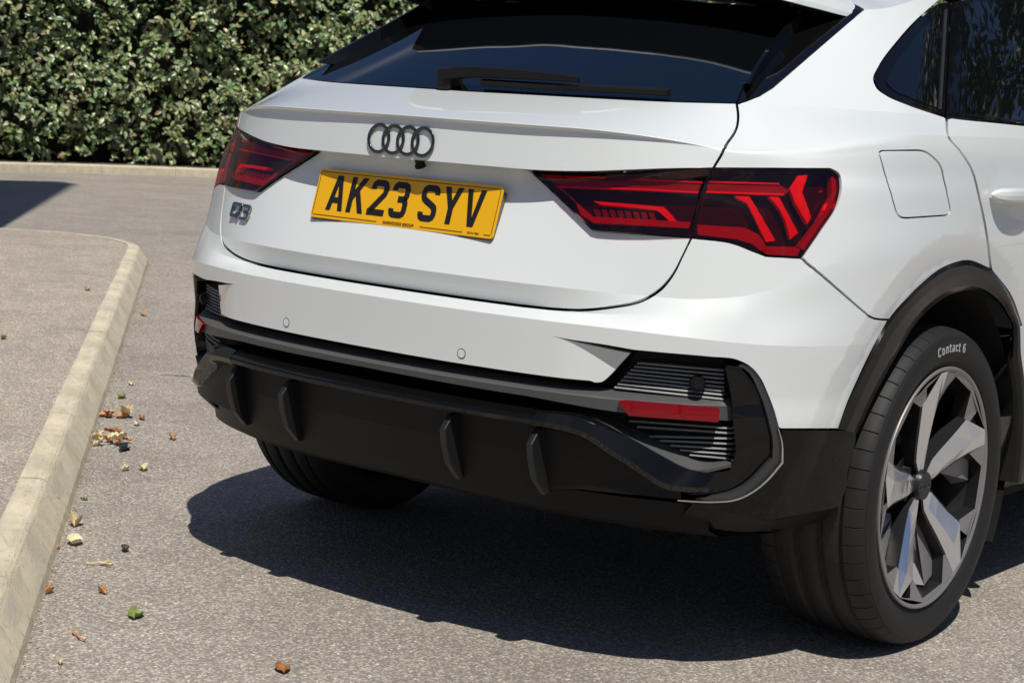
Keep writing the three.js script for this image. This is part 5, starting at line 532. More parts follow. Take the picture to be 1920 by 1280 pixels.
// side glazing and door
pair('window_trim', panel(D.qwin, { off: -0.001, deep: 0.006 }), M.gloss);
pair('quarter_window', panel(D.qglass, { off: 0.0012, deep: 0.002 }), M.glass);
pair('window_divider', panel(D.strip, { off: 0.004, deep: 0.004 }), M.satin);
const doors = pair('door', panel(D.door, { du: 0.125, dv: 0.125 }), M.paint);
doors.forEach((d, i) => {
  const f = (g) => i ? mirror(g) : g;
  part(d, 'window_frame', f(panel(D.dtrim, { off: -0.001, deep: 0.006 })), M.gloss);
  part(d, 'window', f(panel(D.dglass, { off: 0.0012, deep: 0.002 })), M.glass);
  const sx = i ? -1 : 1;
  const st = [[-0.918, 0.002, 0.003, 0.006], [-0.93, 0.012, 0.009, 0.014], [-0.955, 0.016, 0.0125, 0.022], [-1.0, 0.0175, 0.014, 0.026], [-1.06, 0.0175, 0.014, 0.026], [-1.105, 0.0165, 0.0125, 0.022], [-1.135, 0.012, 0.009, 0.014], [-1.15, 0.002, 0.003, 0.006]]; // station, half height, half depth, stand-off
  const rings = span(0, 330, 12).map((a) => { const c = Math.cos(a * Math.PI / 180), q = Math.sin(a * Math.PI / 180); return st.map(([z, h, w, o]) => V(0.9065 + o + w * Math.sign(c) * Math.abs(c) ** 0.8, 0.998 + h * Math.sign(q) * Math.abs(q) ** 0.8, z)); });
  part(d, 'handle', f(loft(rings, { closed: true, sub: 3 })), M.paint);
});
pair('sill', panel([[17.4, 13.85], [18, 13.85], [19, 13.85], [20, 13.85], [20, 14.9], [18, 14.9], [17.4, 14.9]], { off: 0.004, deep: 0.02 }), M.glossWarm);

// roof spoiler: white blade with a black underside
{
  const half = [[0, 1.424, -0.54], [0.2, 1.42, -0.54], [0.4, 1.408, -0.543], [0.52, 1.3945, -0.548], [0.5699, 1.385, -0.56], [0.5812, 1.3801, -0.61], [0.5905, 1.3761, -0.665], [0.6006, 1.3713, -0.72], [0.6088, 1.3673, -0.78]];
  const edge = [...half.slice(1).reverse().map(([x, y, z]) => V(-x, y, z)), ...half.map((p) => V(...p))], off = (kx, dy, dz) => edge.map((p) => V(p.x * kx, p.y + dy, p.z + dz)), back = (kx, dy, z0) => edge.map((p) => V(p.x * kx, p.y + dy, Math.min(p.z - 0.04, z0)));
  part(car, 'roof_spoiler', loft([off(0.996, -0.001, -0.002), edge, off(0.997, 0.010, -0.003), off(0.97, 0.030, -0.04), back(0.92, 0.055, -0.82), back(0.86, 0.065, -0.95)], { sub: 4 }), M.paint);
  part(car, 'spoiler_underside', loft([off(0.995, -0.0015, -0.003), off(0.985, -0.008, -0.014), back(0.95, -0.022, -0.70), back(0.9, 0.03, -0.95)], { sub: 4 }), M.gloss);
}
{ // air blades beside the rear window
  const b = L3.vaneBase, t = L3.vaneTop.map(([x, y, z], i) => [x, y + [0, 0.006, 0.009, 0.011, 0.012][i], z + [0, 0.004, 0.005, 0.006, 0.006][i]]), nrm = [0.25, 0.2, 0.1], lines = [b.map((p) => V(p[0] + 0.012, p[1] - 0.003, p[2])), t.map((p) => V(p[0] + 0.004, p[1], p[2])), t.map((p) => V(p[0] - 0.004, p[1] + 0.001, p[2])), b.map((p) => V(p[0] - 0.010, p[1] - 0.002, p[2] - 0.002))];
  pair('air_blade', loft(lines, { closed: true }), M.gloss);
}

// wheel arch claddings
const ARo = [[18, 0.551], [20, 0.549], [31, 0.534], [40, 0.524], [50, 0.519], [65, 0.506], [80, 0.503], [107, 0.5], [122, 0.494], [136, 0.488], [200, 0.486]], ARi = [[18, 0.466], [25, 0.458], [37, 0.440], [60, 0.440], [99, 0.441], [119, 0.447], [130, 0.446], [200, 0.446]];
const archLines = (zc) => { const th = span(19.8, 186, 40), P = (x, f) => th.map((d) => { const r = f(d), a = d * Math.PI / 180; return V(x, 0.356 + r * Math.sin(a), zc + r * Math.cos(a)); });
  return [P(0.915, (d) => knots(ARo, d)), P(0.9345, (d) => knots(ARo, d) - 0.001), P(0.9395, (d) => knots(ARo, d) - 0.012), P(0.934, (d) => lerp(knots(ARi, d), knots(ARo, d), 0.35)), P(0.925, (d) => knots(ARi, d) + 0.006), P(0.917, (d) => knots(ARi, d)), P(0.86, (d) => knots(ARi, d) - 0.004)]; };
pair('wheel_arch_cladding', loft(L3.clad.slice(0, 6), { sub: 2 }), M.glossWarm);
pair('arch_return', loft(L3.clad.slice(5), { sub: 2 }), M.dark);
pair('wheel_arch_cladding', loft(archLines(-3.456), { sub: 2 }), M.gloss);
for (const zc of [-0.776, -3.456]) { const th = span(14, 205, 30), arc = (x, r) => th.map((d) => V(x, 0.356 + r * Math.sin(d * Math.PI / 180), zc + r * Math.cos(d * Math.PI / 180))); pair('wheel_well', loft([arc(0.885, 0.458), arc(0.56, 0.452), arc(0.555, 0.02)], { sub: 1 }), M.dark); }

// lower bumper
pair('corner_valance', panel(D.valence, { off: 0.001, deep: 0.03, du: 0.1, dv: 0.1 }), M.glossWarm);
{ const a = L3.valUnder.map((p) => V(...p)), b = a.map((p, i) => V(p.x - 0.05, Math.max(p.y - 0.045, 0.31), p.z - 0.03)), c = a.map((p) => V(p.x - 0.16, 0.30, p.z - 0.06)); pair('valance_underside', loft([a, b, c]), M.matte); }
pair('blade_trim', panel(D.trim, { off: -0.004, deep: 0.008, du: 0.1, dv: 0.1 }), M.satin);
pair('bright_edge', panel(D.chrome, { off: 0.002, deep: 0.006, du: 0.1, dv: 0.1 }), M.chrome);
pair('side_blade', merge([panel(D.blade, { off: -0.012, deep: 0.035, du: 0.1, dv: 0.1 }), loft(L3.arm)]), M.gloss);
pair('grille_tray', loft([L3.tray[0].map(([x, y, z]) => [x, y + 0.002, z - 0.006]), ...L3.tray, L3.tray[1].map(([x, y, z]) => [x, y - 0.006, z - 0.001])]), M.grey);
pair('grille_backing', panel(D.back, { off: -0.055, deep: 0 }), M.dark);
for (const s of [0, 1]) {
  const g = new THREE.Group(); g.name = 'corner_grille'; g.userData.label = s ? 'left ribbed corner grille' : 'right ribbed corner grille with sensor'; car.add(g);
  for (const l of [...L3.ribU, ...L3.ribL]) { const h = 0.0016, sl = loft([l.map(([x, y, z]) => V(x, y + h, z)), l.map(([x, y, z]) => V(x, y - h, z + 0.002)), l.map(([x, y, z]) => V(x - 0.006, y - h, z - 0.018)), l.map(([x, y, z]) => V(x - 0.006, y + h, z - 0.018))], { closed: true, sub: 2 }); part(g, 'slat', s ? mirror(sl) : sl, M.slat); }
  const [x, y, z] = L3.sensor, a = Math.atan(0.3 * x + 1.2 * x ** 3), sg = merge([new THREE.CylinderGeometry(0.0125, 0.0165, 0.012, 28).rotateX(Math.PI / 2), new THREE.CylinderGeometry(0.009, 0.009, 0.004, 28).rotateX(Math.PI / 2).translate(0, 0, 0.0075)]); sg.rotateY(a); sg.translate(x, y, z); part(g, 'sensor', s ? mirror(sg) : sg, M.matte);
}
{ // grey bar across the bumper that carries the reflectors
  const xs = span(-0.765, 0.765, 31), yb = (x) => knots([[0, 0.5655], [0.42, 0.563], [0.6, 0.553], [0.77, 0.549]], x);
  const endCut = (x) => 0.03 * sstep(0.56, 0.765, x) + 0.02 * sstep(0.745, 0.765, x);
  part(car, 'bumper_bar', loft([across(xs, (x) => yb(x) - 0.004, 0.03), across(xs, yb, (x) => 0.099 - endCut(x)), across(xs, 0.5775, (x) => 0.1015 - endCut(x)), across(xs, 0.580, (x) => 0.097 - endCut(x)), across(xs, 0.590, 0.04)], { closed: true, sub: 2 }), M.grey);
  pair('rear_reflector', panel(D.reflector, { off: (u) => lerp(0.0125, -0.018, sstep(5.5, 9.2, Math.abs(u))), deep: 0.008, du: 0.1, dv: 0.1 }), M.reflector);
}
{ // diffuser: gloss shelf and lip, matte panel, four fins, lower panel
  const xs = span(-0.434, 0.434, 27), lipO = (x) => 0.114 - 0.012 * sstep(0.44, 0.52, x), dy = (x) => -0.012 * sstep(0.43, 0.52, x);
  const shelf = loft([across(xs, 0.545, 0.03), across(xs, (x) => 0.538 + dy(x), 0.090), across(xs, (x) => 0.524 + dy(x), (x) => lipO(x) - 0.003), across(xs, (x) => 0.520 + dy(x), lipO), across(xs, (x) => 0.5115 + dy(x), (x) => lipO(x) - 0.001), across(xs, (x) => 0.508 + dy(x), 0.085)], { sub: 2 });
  const diff = part(car, 'diffuser', shelf, M.gloss);
  const xm = span(-0.70, 0.70, 37), zBr = (x) => lerp(0.052, 0.074, sstep(0.42, 0.6, x)), yTop = (x) => knots([[0, 0.511], [0.45, 0.511], [0.5, 0.503], [0.55, 0.478], [0.61, 0.446], [0.66, 0.421], [0.70, 0.404]], x), yBr = (x) => Math.min(knots([[0, 0.369], [0.42, 0.369], [0.5, 0.384], [0.6, 0.390], [0.70, 0.390]], x), yTop(x) - 0.008), mid = (x) => lerp(yTop(x), yBr(x), 0.45);
  part(diff, 'diffuser_panel', loft([across(xm, yTop, 0.078), across(xm, mid, 0.074), across(xm, yBr, zBr), across(xm, (x) => yBr(x) - 0.006, 0.02)], { sub: 2 }), M.matte);
  const xl = span(-0.72, 0.72, 31), yl = (x) => knots([[0, 0.312], [0.4, 0.305], [0.72, 0.30]], x);
  part(diff, 'lower_panel', loft([across(xl, (x) => Math.min(yBr(Math.min(x, 0.7)) - 0.006, 0.372), 0.018), across(xl, (x) => yl(x) + 0.018, 0.006), across(xl, yl, -0.035), across(xl, (x) => yl(x) - 0.03, -0.28)], { sub: 2 }), M.matte);
  for (const x of [-0.434, -0.234, 0.234, 0.434]) {
    const sh = new THREE.Shape([[0.04, 0.505], [0.094, 0.498], [0.116, 0.472], [0.110, 0.44], [0.094, 0.398], [0.060, 0.364], [0.04, 0.366]].map(([z, y]) => new THREE.Vector2(z - Dp(x), y)));
    const g = new THREE.ExtrudeGeometry(sh, { depth: 0.011, bevelEnabled: true, bevelThickness: 0.002, bevelSize: 0.002, bevelSegments: 2 }); g.rotateY(-Math.PI / 2); g.translate(x + 0.0055, 0, 0); part(diff, 'fin', g, M.fin);
  }
}
part(car, 'bumper_core', loft([across(span(-0.74, 0.74, 21), 0.80, 0.0), across(span(-0.74, 0.74, 21), 0.70, 0.018), across(span(-0.74, 0.74, 21), 0.33, -0.01)], { sub: 1 }), M.dark);
part(car, 'underbody', merge([box(1.08, 0.06, 4.0, 0, 0.30, -2.22), box(1.62, 0.08, 2.0, 0, 0.27, -2.1), box(1.1, 0.5, 0.03, 0, 0.5, -0.42)]), M.dark);

// number plate
{
  const pl = new THREE.Group(); pl.name = 'number_plate'; car.add(pl); pl.position.set(0, 0.9115, 0.002); pl.rotation.x = -0.27;
  const rr = (w, h, r) => { const s = new THREE.Shape(); s.moveTo(-w / 2 + r, -h / 2); s.lineTo(w / 2 - r, -h / 2); s.absarc(w / 2 - r, -h / 2 + r, r, -Math.PI / 2, 0); s.lineTo(w / 2, h / 2 - r); s.absarc(w / 2 - r, h / 2 - r, r, 0, Math.PI / 2); s.lineTo(-w / 2 + r, h / 2); s.absarc(-w / 2 + r, h / 2 - r, r, Math.PI / 2, Math.PI); s.lineTo(-w / 2, -h / 2 + r); s.absarc(-w / 2 + r, -h / 2 + r, r, Math.PI, 1.5 * Math.PI); return s; };
  part(pl, 'backing', new THREE.ExtrudeGeometry(rr(0.514, 0.106, 0.006), { depth: 0.018, bevelEnabled: false }).translate(0, -0.006, -0.0215), M.holder);
  part(pl, 'plate', new THREE.ExtrudeGeometry(rr(0.518, 0.109, 0.007), { depth: 0.002, bevelEnabled: true, bevelThickness: 0.0006, bevelSize: 0.0008, bevelSegments: 2, curveSegments: 8 }).translate(0, 0, -0.0028), M.plate);
  const bar = (pts, w) => { // stroke of even width
    const out = [], P = pts.map((p) => new THREE.Vector2(...p)), n = P.length, L = [], Rr = [];
    for (let i = 0; i < n; i++) { const a = P[Math.max(i - 1, 0)], b = P[i], c = P[Math.min(i + 1, n - 1)], d1 = b.clone().sub(a), d2 = c.clone().sub(b); if (!i) d1.copy(d2); if (i === n - 1) d2.copy(d1); d1.normalize(); d2.normalize(); const m = d1.clone().add(d2).normalize(), nn = new THREE.Vector2(-m.y, m.x), k = w / 2 / Math.max(0.5, nn.dot(new THREE.Vector2(-d1.y, d1.x))); L.push(b.clone().addScaledVector(nn, k)); Rr.push(b.clone().addScaledVector(nn, -k)); }
    return new THREE.Shape([...L, ...Rr.reverse()]);
  };
  const poly = (p, hole) => { const s = new THREE.Shape(p.map((q) => new THREE.Vector2(...q))); if (hole) s.holes.push(new THREE.Path(hole.map((q) => new THREE.Vector2(...q)))); return s; };
  const glyph = {
    A: [poly([[0, 0], [14, 0], [17.4, 17], [32.6, 17], [36, 0], [50, 0], [33, 79], [17, 79]], [[20, 30], [30, 30], [25, 57]])],
    K: [poly([[0, 0], [14, 0], [14, 28], [20, 37], [35, 0], [50, 0], [29.5, 50], [49, 79], [32.5, 79], [14, 51], [14, 79], [0, 79]])],
    2: [bar([[7, 58], [7, 63], [9, 68.5], [14, 72], [34, 72], [40.5, 69], [43, 63], [43, 54], [40.5, 47], [8, 10]], 14), poly([[0, 0], [50, 0], [50, 14], [0, 14]])],
    3: [bar([[7, 59], [7, 63], [9, 68.5], [14, 72], [34, 72], [40.5, 69], [43, 63], [43, 50], [40.5, 44], [35, 41]], 14), bar([[20, 41], [35, 41], [40.5, 38], [43, 32], [43, 16], [40.5, 10], [35, 7], [15, 7], [9.5, 10], [7, 16], [7, 20]], 14)],
    S: [bar([[43, 59], [43, 63], [40.5, 69], [35, 72], [15, 72], [9.5, 69], [7, 63], [7, 55], [9.5, 49], [15, 45], [35, 35], [40.5, 31], [43, 25], [43, 16], [40.5, 10], [35, 7], [15, 7], [9.5, 10], [7, 16], [7, 20]], 14)],
    Y: [poly([[18, 0], [32, 0], [32, 34], [50, 79], [35, 79], [25, 51], [15, 79], [0, 79], [18, 34]])],
    V: [poly([[17, 0], [33, 0], [50, 79], [36, 79], [25, 20], [14, 79], [0, 79]])],
  };
  let x = -219; for (const c of 'AK23 SYV') { if (c === ' ') { x += 22; continue; } const g = merge(glyph[c].map((s) => new THREE.ExtrudeGeometry(s, { depth: 0.15, bevelEnabled: false }))); g.scale(0.001, 0.001, 0.001); g.translate(x / 1000, -0.036, 0.0004); part(pl, 'letter', g, M.ink); x += 61; }
  const lines = [[-0.252, 0.0485, 0.252, 0.0485], [-0.2545, -0.046, -0.2545, 0.046], [0.2545, -0.046, 0.2545, 0.046], [-0.252, -0.0485, -0.062, -0.0485], [0.062, -0.0485, 0.178, -0.0485], [0.236, -0.0485, 0.252, -0.0485]];
  part(pl, 'border_line', merge(lines.map(([a, b, c, d]) => box(Math.abs(c - a) + 0.0012, Math.abs(d - b) + 0.0012, 0.0002, (a + c) / 2, (b + d) / 2, 0.0005))), M.ink);
  const small = (t, s, cx, cy) => { const g = new TextGeometry(t, { font, size: s, depth: 0.0002, curveSegments: 3 }); g.computeBoundingBox(); g.translate(cx - g.boundingBox.max.x / 2, cy, 0.0004); part(pl, 'small_print', g, M.ink); };
  small('HARWOODS GROUP', 0.0068, 0, -0.0515); small('BS AU 145e', 0.0042, 0.207, -0.050);
}
// emblem, model badge, camera
function onSkin(u, y) { let a = 4, b = 12; for (let i = 0; i < 40; i++) { const m = (a + b) / 2; S(u, m).p.y > y ? a = m : b = m; } return S(u, a); }
{
  const em = new THREE.Group(); em.name = 'ring_emblem'; car.add(em); const s = onSkin(0, 1.0415); em.position.copy(s.p).addScaledVector(s.n, 0.0022); em.rotation.x = -Math.atan2(s.n.y, s.n.z);
  for (let i = 0; i < 4; i++) { const r = part(em, 'ring', new THREE.TorusGeometry(0.0288, 0.0040, 12, 64), M.ring); r.position.set((i - 1.5) * 0.0416, 0, i * 0.0003); r.scale.z = 0.6; }
  const bd = new THREE.Group(); bd.name = 'model_badge'; car.add(bd); const q = onSkin(-4.85, 0.843); bd.position.copy(q.p).addScaledVector(q.n, 0.001); bd.lookAt(q.p.clone().add(q.n));
  const strip = (pts, w) => { const P = pts.map((p) => new THREE.Vector2(...p)), n = P.length, A = [], B = []; for (let i = 0; i < n; i++) { const d = P[Math.min(i + 1, n - 1)].clone().sub(P[Math.max(i - 1, 0)]).normalize(); A.push(new THREE.Vector2(P[i].x - d.y * w / 2, P[i].y + d.x * w / 2)); B.push(new THREE.Vector2(P[i].x + d.y * w / 2, P[i].y - d.x * w / 2)); } return new THREE.Shape([...A, ...B.reverse()]); };
  const rnd2 = (x0, x1, y0, y1, r) => { const o = []; for (const [cx, cy, a0] of [[x1 - r, y1 - r, 0], [x0 + r, y1 - r, 90], [x0 + r, y0 + r, 180], [x1 - r, y0 + r, 270]]) for (let k = 0; k <= 5; k++) { const a = (a0 + k * 18) * Math.PI / 180; o.push([cx + r * Math.cos(a), cy + r * Math.sin(a)]); } return o; };
  const sh = (s) => new THREE.ExtrudeGeometry(s, { depth: 3.5, bevelEnabled: true, bevelThickness: 1.6, bevelSize: 1.2, bevelSegments: 3 });
  const qs = new THREE.Shape(rnd2(-48, -2, -15, 20, 7).map((p) => new THREE.Vector2(...p))); qs.holes.push(new THREE.Path(rnd2(-41, -9, -8, 13, 3).map((p) => new THREE.Vector2(...p))));
  part(bd, 'letter', merge([sh(qs), sh(strip([[-20, -4], [-8, -18]], 6))]).scale(0.001, 0.001, 0.001), M.badge);
  part(bd, 'digit', merge([sh(strip([[6, 16], [34, 16], [39, 13], [40, 8], [37, 3], [30, 1], [16, 1]], 6)), sh(strip([[28, 1], [37, -1], [41, -6], [39, -12], [34, -15], [6, -15]], 6))]).scale(0.001, 0.001, 0.001), M.badge);
  const c = part(car, 'reversing_camera', merge([new THREE.CylinderGeometry(0.011, 0.014, 0.03, 20).rotateX(0.5), new THREE.SphereGeometry(0.0085, 16, 12).translate(0, -0.012, 0.006)]), M.matte); c.position.set(0.03, 0.999, -0.010); c.scale.setScalar(0.8);
}
{ // rear wiper parked along the foot of the window
  const w = new THREE.Group(); w.name = 'rear_wiper'; car.add(w); const a = L3.wiperArm.map((p) => V(...p)), b = L3.wiperBlade.map((p) => V(...p));
  const arm = (f) => a.map((p, i) => { const k = [1, 0.95, 0.8, 0.62, 0.45][i]; return p.clone().add(V(0, f[0] * k, f[1] * k)); });
  part(w, 'arm', loft([arm([0.012, -0.006]), arm([0.010, 0.010]), arm([-0.012, 0.010]), arm([-0.014, -0.012])], { closed: true }), M.matte);
  const pv = V(...L3.wiperPivot[0]); part(w, 'pivot', merge([box(0.04, 0.05, 0.05, pv.x - 0.004, pv.y + 0.012, pv.z + 0.012, 0.008), new THREE.CylinderGeometry(0.014, 0.017, 0.05, 20).rotateX(0.5).translate(pv.x + 0.006, pv.y - 0.004, pv.z + 0.002)]), M.matte);
  const bl = (f) => b.map((p) => p.clone().add(V(0, f[0], f[1])));
  part(w, 'blade', loft([bl([0.009, 0]), bl([0.004, 0.012]), bl([-0.006, 0.010]), bl([-0.007, -0.004])], { closed: true }), M.matte);
}

// wheels
function makeWheel() {
  const w = new THREE.Group(); w.name = 'wheel'; const rad = Math.PI / 180;
  { // tyre: lathe about x, with cross slots cut into the outer shoulders
    const half = [[0.262, 0.104], [0.266, 0.112], [0.272, 0.1165], [0.276, 0.117], [0.284, 0.1235], [0.296, 0.1285], [0.310, 0.1302], [0.322, 0.1292], [0.332, 0.1262], [0.3375, 0.1235], [0.3385, 0.1228], [0.3445, 0.117], [0.3495, 0.108], [0.3525, 0.097], [0.3540, 0.084], [0.3545, 0.0815], [0.3468, 0.0808], [0.3468, 0.0725], [0.3552, 0.0718], [0.3558, 0.045], [0.3558, 0.0335], [0.3470, 0.0328], [0.3470, 0.0215], [0.3560, 0.0208], [0.3560, 0.0]];
    const prof = [...half, ...half.slice(0, -1).reverse().map(([r, x]) => [r, -x])], ang = [], N = 54;
    for (let k = 0; k < N; k++) for (const [d, s] of [[-0.1, 0], [0, 0], [0.03, 1], [0.33, 1], [0.36, 0], [0.46, 0], [2.2, 0], [4.3, 0]]) ang.push([(k * 360 / N + d) * rad, s]);
    const pos = [], idx = [], m = prof.length;
    for (const [a, s] of ang) prof.forEach(([r, x], i) => { const cut = s && r > 0.338 && Math.abs(x) > 0.0812 ? (Math.abs(x) > 0.12 ? 0.001 : 0.0045) : 0, rr = r - cut; pos.push(x, rr * Math.sin(a), rr * Math.cos(a)); });
    const A = ang.length; for (let i = 0; i < A; i++) for (let k = 0; k < m - 1; k++) { const a = i * m + k, b = ((i + 1) % A) * m + k; idx.push(a, a + 1, b, a + 1, b + 1, b); }
    let g = geoFrom(pos, null, idx); part(w, 'tyre', g, M.rubber);
    // raised rings on the sidewall
    part(w, 'sidewall_ring', merge([new THREE.TorusGeometry(0.2785, 0.0011, 6, 120).rotateY(Math.PI / 2).translate(0.1193, 0, 0), new THREE.TorusGeometry(0.3335, 0.0008, 6, 120).rotateY(Math.PI / 2).translate(0.1256, 0, 0)]), M.rubber);
  }
  { // sidewall lettering
    const put = (text, r, a0, size, mat, name) => { let a = a0; const gs = []; for (const ch of text) { if (ch === ' ') { a -= size * 0.45 / r; continue; } const g = new TextGeometry(ch, { font, size, depth: 0.0007, curveSegments: 4 }); g.computeBoundingBox(); const cw = g.boundingBox.max.x; g.translate(-cw / 2, 0, 0); a -= cw / 2 / r; g.rotateY(Math.PI / 2); g.translate(0.1296, r - size * 0.4, 0); g.rotateX(a); gs.push(g); a -= (cw / 2 + size * 0.16) / r; } part(w, name, merge(gs), mat); };
    // letters run clockwise seen from outside: angle 0 is the top, positive towards the rear
    put('Contact 6', 0.311, 0.24, 0.020, M.print, 'sidewall_lettering');
  }
  const X = (r) => knots([[0, 0.083], [0.07, 0.083], [0.12, 0.0895], [0.20, 0.105], [0.25, 0.1165], [0.268, 0.1215]], r);
  const pt = (r, a, dx = 0) => V(X(r) + dx, r * Math.sin(a * rad), r * Math.cos(a * rad));
  const facet = (gs, pts) => { const pos = [], idx = []; pts.forEach((p) => pos.push(p.x, p.y, p.z)); for (let i = 1; i < pts.length - 1; i++) idx.push(0, i, i + 1); const g = geoFrom(pos, null, idx).toNonIndexed(); g.computeVertexNormals(); const n = V().fromBufferAttribute(g.attributes.normal, 0); if (n.x < 0) { const im = idx.slice(); for (let i = 0; i < im.length; i += 3) { const t = im[i]; im[i] = im[i + 1]; im[i + 1] = t; } const h = geoFrom(pos, null, im).toNonIndexed(); h.computeVertexNormals(); gs.push(h); } else gs.push(g); };
  const wall = (gs, pts, d, inr = 0) => { for (let i = 0; i < pts.length - 1; i++) { const a = pts[i], b = pts[i + 1], k = 1 - inr; const c = V(b.x - d, b.y, b.z), e = V(a.x - d, a.y, a.z); const g = geoFrom([...a.toArray(), ...b.toArray(), ...c.toArray(), ...e.toArray()], null, [0, 1, 2, 0, 2, 3]).toNonIndexed(); g.computeVertexNormals(); gs.push(g); } };
  for (let k = 0; k < 5; k++) {
    const a0 = 79.5 + 72 * k, q = (r, a, dx) => pt(r, a0 + a, dx), face = [], side = [], corner = [], bevel = [], pocket = [];
    const L = [q(0.034, -24), q(0.068, -25), q(0.10, -19.5), q(0.15, -15), q(0.205, -14), q(0.25, -24.5)], Rr = [q(0.034, 24), q(0.068, 25), q(0.10, 19.5), q(0.15, 15), q(0.205, 14), q(0.25, 24.5)];
    const ridge = [q(0.034, 14, 0.001), q(0.072, 9, 0.006), q(0.105, 6.5, 0.010), q(0.15, 4.5, 0.012), q(0.205, 4, 0.0115), q(0.2585, 6.5, 0.003)];
    const inset = (arr, s) => arr.map((p, i) => { const r = [0.034, 0.068, 0.10, 0.15, 0.205][i], a = [24, 25, 19.5, 15, 14][i]; return q(r, s * (a - Math.min(0.34 / r, 4.5)), 0.003); });
    const Li = inset(L.slice(0, 5), -1), Ri = inset(Rr.slice(0, 5), 1);
    for (let i = 0; i < 4; i++) { facet(face, [Li[i], Li[i + 1], ridge[i + 1], ridge[i]]); facet(face, [Ri[i], ridge[i], ridge[i + 1], Ri[i + 1]]); facet(bevel, [L[i], L[i + 1], Li[i + 1], Li[i]]); facet(bevel, [Rr[i], Ri[i], Ri[i + 1], Rr[i + 1]]); }
    const pA = q(0.214, -8.5, 0.0035), pB = q(0.2515, -9.5, 0.0005), pC = q(0.2585, 4.5, 0.003);
    facet(face, [Li[4], pA, pC, ridge[5], ridge[4]]); facet(face, [Ri[4], ridge[4], ridge[5], q(0.2585, 13, 0.0005)]);
    facet(corner, [L[4], L[5], pB, pA, Li[4]]); facet(corner, [L[5], q(0.2585, -24.5), pC, pB]); facet(corner, [Rr[4], Ri[4], q(0.2585, 13, 0.0005), q(0.2585, 24.5), Rr[5]]);
    const dn = (p) => V(p.x - 0.014, p.y * 0.985, p.z * 0.985); facet(pocket, [dn(pA), dn(pB), dn(pC)]); wall(pocket, [pA, pB, pC, pA], 0.014);
    const sideL = []; wall(sideL, L, 0.034); wall(side, Rr, 0.034); part(w, 'spoke_side', merge(sideL), M.alloyDark);
    // outer side of the opening between this spoke and the next
    wall(side, span(24.5, 47.5, 5).map((a) => q(0.25, a)), 0.034); facet(corner, [...span(24.5, 47.5, 5).map((a) => q(0.25, a)), ...span(47.5, 24.5, 5).map((a) => q(0.2585, a))]);
    wall(side, [q(0.034, 24), q(0.034, 48)], 0.03);
    // lower web of the spoke, seen deep inside the opening beside it
    const web = []; facet(web, [q(0.085, 15, -0.03), q(0.15, 13, -0.03), q(0.243, 16, -0.028), q(0.243, 33, -0.024), q(0.205, 27, -0.036), q(0.10, 30, -0.04)]); facet(web, [q(0.205, 27, -0.036), q(0.243, 33, -0.024), q(0.24, 37, -0.06), q(0.20, 30, -0.065), q(0.10, 33, -0.065), q(0.10, 30, -0.04)]); part(w, 'spoke_web', merge(web), M.alloy);
    part(w, 'spoke', merge(face), M.machined); part(w, 'spoke_edge', merge(corner), M.alloy); part(w, 'spoke_bevel', merge(bevel), M.alloyDark); part(w, 'spoke_side', merge(side), M.alloyDark); part(w, 'spoke_pocket', merge(pocket), M.alloyDark);
  }
  part(w, 'rim', merge([new THREE.LatheGeometry([[0.2585, 0.119], [0.2635, 0.1222], [0.2675, 0.1228], [0.2690, 0.119], [0.2680, 0.108], [0.262, 0.104]].map(([r, y]) => new THREE.Vector2(r, y)), 120).rotateZ(-Math.PI / 2)]), M.alloy);
  part(w, 'barrel', new THREE.LatheGeometry([[0.262, 0.104], [0.249, 0.085], [0.242, 0.04], [0.235, 0.0], [0.245, -0.09], [0.262, -0.104]].map(([r, y]) => new THREE.Vector2(r, y)), 72).rotateZ(-Math.PI / 2), M.alloyDark);
  const hub = [new THREE.CylinderGeometry(0.078, 0.08, 0.03, 40).rotateZ(-Math.PI / 2).translate(0.044, 0, 0)];
  part(w, 'hub', merge(hub), M.alloyDark);
  for (let k = 0; k < 5; k++) { const a = (43.5 + 72 * k) * rad; part(w, 'wheel_bolt', new THREE.CylinderGeometry(0.008, 0.0095, 0.018, 6).rotateZ(-Math.PI / 2).translate(0.066, 0.052 * Math.sin(a), 0.052 * Math.cos(a)), M.alloyDark); }
  const cap = part(w, 'hub_cap', new THREE.CylinderGeometry(0.031, 0.034, 0.012, 40).rotateZ(-Math.PI / 2).translate(0.090, 0, 0), M.alloyDark);
  part(w, 'cap_emblem', merge(span(-1.5, 1.5, 4).map((i) => new THREE.TorusGeometry(0.0062, 0.0008, 6, 24).rotateY(Math.PI / 2).translate(0.0965, 0, -i * 0.0088))), M.satin);
  part(w, 'brake_disc', merge([new THREE.CylinderGeometry(0.155, 0.155, 0.022, 60).rotateZ(-Math.PI / 2).translate(0.01, 0, 0)]), M.satin);
  part(w, 'caliper', box(0.06, 0.16, 0.07, 0.0, 0.02, -0.135, 0.012), M.alloy);
  return w;
}
const wheel = makeWheel();
for (const [x, z] of [[0.79, -0.776], [-0.79, -0.776], [0.79, -3.456], [-0.79, -3.456]]) { const c = x === 0.79 && z === -0.776 ? wheel : wheel.clone(); car.add(c); c.position.set(x, 0.356, z); if (x < 0) { c.rotation.y = Math.PI; c.rotation.x = 0.4; } else if (z < -1) c.rotation.x = 0.7; }
prep(car);
